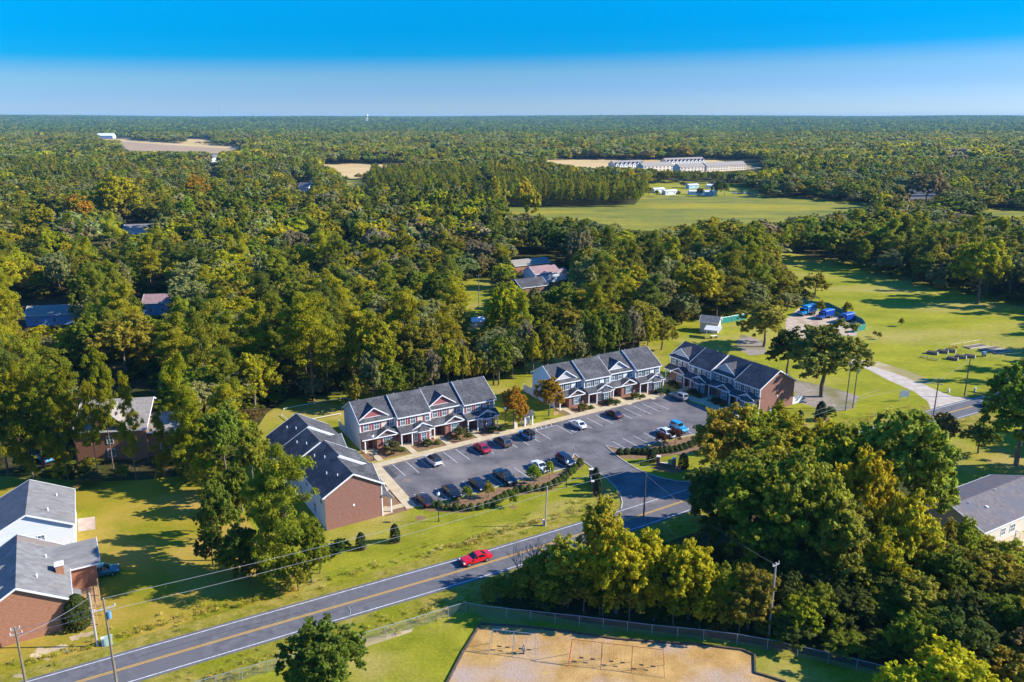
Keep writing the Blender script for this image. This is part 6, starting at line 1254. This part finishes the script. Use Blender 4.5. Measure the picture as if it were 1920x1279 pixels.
# pine plantation, two blocks in rows
def block(px_poly, sp_, hh):
    P_ = grid(430, 950, sp_, rng, 1.0); bx, by = pxv(P_[:, 0], P_[:, 1], 0); k = inpoly(bx, by, px_poly); return P_[k]
B1_ = block([(925, 389), (1195, 389), (1212, 372), (1120, 357), (930, 352)], 5.0, 14); B2_ = block([(690, 372), (770, 378), (860, 368), (905, 350), (860, 335), (700, 338)], 5.4, 14)
BB = np.vstack([B1_, B2_]); n = len(BB)
trees_stuff('pine_plantation', BB[:, 0], BB[:, 1], rng.uniform(13, 18, n), rng.uniform(2.0, 2.8, n), np.ones(n, bool), np.zeros(n, int), rng.integers(0, 3, n), BM, PM)
PL1 = [(915, 400), (1205, 400), (1215, 366), (1110, 352), (900, 348)]; PL2 = [(680, 385), (870, 382), (915, 350), (850, 330), (690, 333)]
def band(name, y0, y1, sp_, B_, P__, hk=1.0, rk=1.0):
    P_ = grid(y0, y1, sp_, rng); X, Y = P_[:, 0], P_[:, 1]; n = len(X); pine, kt, kp_ = choose(X, Y, rng)
    h = np.where(pine, rng.uniform(13, 22, n), rng.uniform(9, 19, n)) * np.clip(0.95 + 0.25 * vnoise(X, Y, 70, 8), 0.6, 1.3) * hk
    r_ = np.where(pine, rng.uniform(3.6, 5.6, n), rng.uniform(5.2, 10.5, n)) * rk; z = terrain(np.hypot(X, Y))
    bad = ~clear(X, Y, h, r_, z); h = np.where(bad, h * .55, h); r_ = np.where(bad, r_ * .65, r_)
    ok = clear(X, Y, h, r_, z); bx, by = pxv(X, Y, z)
    for q in (PL1, PL2): ok &= ~inpoly(bx, by, q)
    trees_stuff(name, X[ok], Y[ok], h[ok], r_[ok], pine[ok], kt[ok], kp_[ok], B_, P__, z[ok])
band('woods_around_the_fields', 345, 900, 9.8, BM, PM)
BF = [broadleaf('far_broadleaf', 211 + i, R_=4.6, Hc=[9, 10.5, 8, 9.5][i], z0=1, nl=14, n=240, ls=2.3) for i in range(4)]
PF = [pinecrown('far_pine', 231 + i, H=17, base=0.25, Rm=4.0, n=220, ls=2.3) for i in range(4)]
band('distant_woods', 900, 2600, 13.0, BF, PF, 1.05, 1.45)
# far forest in patches of many crowns
def patch(name, seed, S=245, sp_=17):
    g = np.random.default_rng(seed); xs = np.arange(-S / 2, S / 2, sp_); P_ = np.array([(a, b_) for a in xs for b_ in xs]) + g.uniform(-5, 5, (len(xs) ** 2, 2)); n = len(P_)
    keep = g.uniform(0, 1, n) < 0.93; P_ = P_[keep]; n = len(P_); m = 26; hh = g.uniform(8, 23, n); rr = g.uniform(8, 14, n)
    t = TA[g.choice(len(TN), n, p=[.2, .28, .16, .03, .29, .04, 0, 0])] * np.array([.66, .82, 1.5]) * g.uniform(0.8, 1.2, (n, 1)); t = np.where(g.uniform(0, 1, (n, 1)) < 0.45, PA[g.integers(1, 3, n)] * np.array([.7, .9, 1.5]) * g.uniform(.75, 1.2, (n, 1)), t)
    lob = np.repeat(np.arange(n), m); d = rdir(g, n * m); d[:, 2] = np.abs(d[:, 2]); cen = np.stack([P_[lob, 0] + d[:, 0] * rr[lob], P_[lob, 1] + d[:, 1] * rr[lob], hh[lob] * (0.35 + 0.6 * d[:, 2])], 1)
    return leaf_mesh(name, cen, d + np.array([0, 0, .3]) + g.normal(size=d.shape) * .25, g.uniform(5, 8, n * m), t[lob] * g.uniform(0.8, 1.2, (n * m, 1)), g)
PAT = [patch('forest_patch', 300 + i) for i in range(3)]
P_ = grid(2650, 9400, 215, rng); X, Y = P_[:, 0], P_[:, 1]; n = len(X); z = terrain(np.hypot(X, Y)) + 9 * vnoise(X, Y, 700, 4) * np.clip((Y - 3000) / 3000, 0, 1) + 9 * vnoise(X, Y, 1600, 6) * np.clip((Y - 6000) / 2500, 0, 1)
ok = np.ones(n, bool); mx_, my_ = pxv(X, Y, z + 6)
for poly in OPEN[1:]: ok &= ~inpoly(mx_, my_, poly)
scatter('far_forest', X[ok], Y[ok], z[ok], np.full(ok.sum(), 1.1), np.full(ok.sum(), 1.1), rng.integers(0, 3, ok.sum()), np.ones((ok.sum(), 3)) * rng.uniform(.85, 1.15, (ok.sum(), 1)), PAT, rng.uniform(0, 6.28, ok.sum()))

# underbrush filling the woods between the trunks, and weeds along the road
P_ = grid(122, 345, 4.6, rng); X, Y = P_[:, 0], P_[:, 1]; n = len(X); hb = rng.uniform(1.5, 5.0, n); rb = rng.uniform(1.8, 3.2, n)
ok = clear(X, Y, hb, rb); 
for qx, qy, kr in KEEP: a = W(qx, qy); ok &= np.hypot(X - a[0], Y - a[1]) > kr
X, Y, hb, rb = X[ok], Y[ok], hb[ok], rb[ok]; n = len(X); q = rng.integers(0, 4, n); kk = rng.choice([TN.index(t) for t in ('olive', 'mid-green', 'dark green', 'grey-green', 'russet', 'pale brown')], n, p=[.28, .22, .25, .1, .08, .07])
dd_ = np.array([dims(m_) for m_ in BM]); scatter('underbrush', X, Y, np.zeros(n), rb / dd_[q, 0], hb / dd_[q, 1], q, TA[kk] * rng.uniform(.7, 1.15, (n, 1)), BM, rng.uniform(0, 6.28, n))
TUFT = [leaf_mesh('weed_tuft', (lambda c: c)(np.abs(np.random.default_rng(s_).normal(size=(46, 3))) * [[.22, .22, .22]] * np.random.default_rng(s_ + 1).choice([-1, 1], (46, 3)) * [[1, 1, 0]] + np.random.default_rng(s_).uniform(0, .5, (46, 1)) * [[0, 0, 1]]), np.random.default_rng(s_).normal(size=(46, 3)) + [[0, 0, .5]], np.random.default_rng(s_).uniform(.12, .3, 46), np.random.default_rng(s_).uniform(.7, 1.25, (46, 1)) * np.ones((1, 3)), np.random.default_rng(s_), aspect=.35) for s_ in (1, 2, 3)]
RC = np.array(ROADC); seg = np.vstack([np.diff(RC, axis=0), [[1, .5]]]); seg /= np.linalg.norm(seg, axis=1, keepdims=True); pts_ = []
for i in range(len(RC) - 1):
    for _ in range(26):
        t = rng.uniform(); p = RC[i] * (1 - t) + RC[i + 1] * t; nn = np.array([-seg[i, 1], seg[i, 0]])
        o_ = rng.choice([rng.normal(6.6, .5), rng.uniform(4.2, 9.5), rng.uniform(-9.5, -4.2), rng.normal(-7.2, .8)], p=[.4, .1, .25, .25]); pts_.append(p + nn * o_)
pts_ = np.array(pts_); bx_, by_ = pxv(pts_[:, 0], pts_[:, 1], 0); lot_ = inpoly(bx_, by_, [(1150, 1000), (1165, 900), (1240, 890), (1340, 900), (1350, 960)]); sand_ = inpoly(bx_, by_, [(1740, 790), (1640, 700), (1900, 700), (1830, 760)]); pts_ = pts_[~lot_ & ~sand_]; n = len(pts_)
sc_ = rng.uniform(.5, 1.15, n); cc_ = np.array([(0.62, 0.50, 0.16), (0.46, 0.42, 0.04), (0.34, 0.36, 0.02), (0.52, 0.36, 0.08)])[rng.choice(4, n, p=[.35, .3, .2, .15])] * rng.uniform(.75, 1.2, (n, 1))
scatter('roadside_weeds', pts_[:, 0], pts_[:, 1], np.zeros(n), sc_, sc_ * rng.uniform(.6, 1.3, n), rng.integers(0, 3, n), cc_, TUFT, rng.uniform(0, 6.28, n))

# roadside grove undergrowth: single trees in the shade at the bottom right
P_ = []
g2 = np.random.default_rng(12)
FB = [(1400, 1150), (1440, 1120), (1500, 1050), (1600, 1000), (1700, 1040), (1760, 1080), (1990, 1110), (1990, 1330), (1800, 1288), (1664, 1256), (1555, 1228), (1440, 1204), (1400, 1190)]
for _ in range(4000):
    x, y = g2.uniform(1400, 1990), g2.uniform(1000, 1330)
    if not inpoly(np.array([x]), np.array([y]), FB)[0]: continue
    X_, Y_ = W(x, y)
    if all(math.hypot(X_ - a, Y_ - b_) > 3.6 for a, b_ in P_): P_.append((X_, Y_))
k_ = 0
for X_, Y_ in P_:
    bx_, by_ = PX(X_, Y_, 0)
    u = g2.uniform(); nm = 'dark green' if u < 0.34 else ('mid-green' if u < .64 else ('olive' if u < .9 else 'russet'))
    hh = g2.uniform(5.0, 9.0)
    tx, ty = PX(X_, Y_, hh)
    if by_ > 1190 and bx_ < 1700: hh = g2.uniform(2.5, 4.0)
    lab = f'{"tall" if hh > 7 else "low"} {nm} understorey tree in the shaded grove, {"beside the tall utility pole" if bx_ < 1540 else ("left middle" if bx_ < 1650 else ("right middle" if bx_ < 1760 else "towards the right edge"))}, {"back" if by_ < 1110 else ("middle" if by_ < 1200 else "front")}'
    place_tree(X_, Y_, hh, g2.uniform(2.9, 4.4), 'b', nm, lab, lab.replace(' tree', ' trees'), tj=0.25, name='understorey_tree')
P_ = []
for _ in range(2500):   # dark scrub along the back of the playground fence and the road
    x, y = g2.uniform(915, 1420), g2.uniform(1050, 1190)
    if not inpoly(np.array([x]), np.array([y]), [(915, 1128), (985, 1082), (1090, 1050), (1250, 1010), (1400, 1000), (1420, 1192), (1320, 1177), (1223, 1166), (1087, 1150), (960, 1136)])[0]: continue
    X_, Y_ = W(x, y)
    if all(math.hypot(X_ - a, Y_ - b_) > 3.0 for a, b_ in P_): P_.append((X_, Y_))
for X_, Y_ in P_:
    nm = ['dark green', 'olive', 'dark green', 'russet', 'mid-green'][g2.integers(0, 5)]
    bx_, by_ = PX(X_, Y_, 0); lab = f'{nm} scrub tree behind the playground fence, {"near its left corner" if bx_ < 1060 else ("left of the middle" if bx_ < 1200 else ("right of the middle" if bx_ < 1320 else "left of the tall pole"))}, {"back row" if by_ < 1110 else "front row"}'
    place_tree(X_, Y_, g2.uniform(2.0, 4.2), g2.uniform(1.6, 2.4), 'b', nm, lab, lab.replace(' tree', ' trees'), tj=0.2, name='scrub_tree', cat='shrub')
# ================================================================== HAZE
hz = MB(); hz.box(-14000, 14000, -14000, 14000, -1.0, 82)
hm_ = bpy.data.materials.new('haze'); hm_.use_nodes = True; t_ = hm_.node_tree; t_.nodes.clear()
ho = N(t_, 'ShaderNodeOutputMaterial'); pv = N(t_, 'ShaderNodeVolumePrincipled'); pv.inputs['Density'].default_value = HAZE_D; pv.inputs['Color'].default_value = (0.30, 0.68, 1.0, 1)
t_.links.new(pv.outputs[0], ho.inputs['Volume'])
tag(hz.build('haze', hm_), kind='stuff')
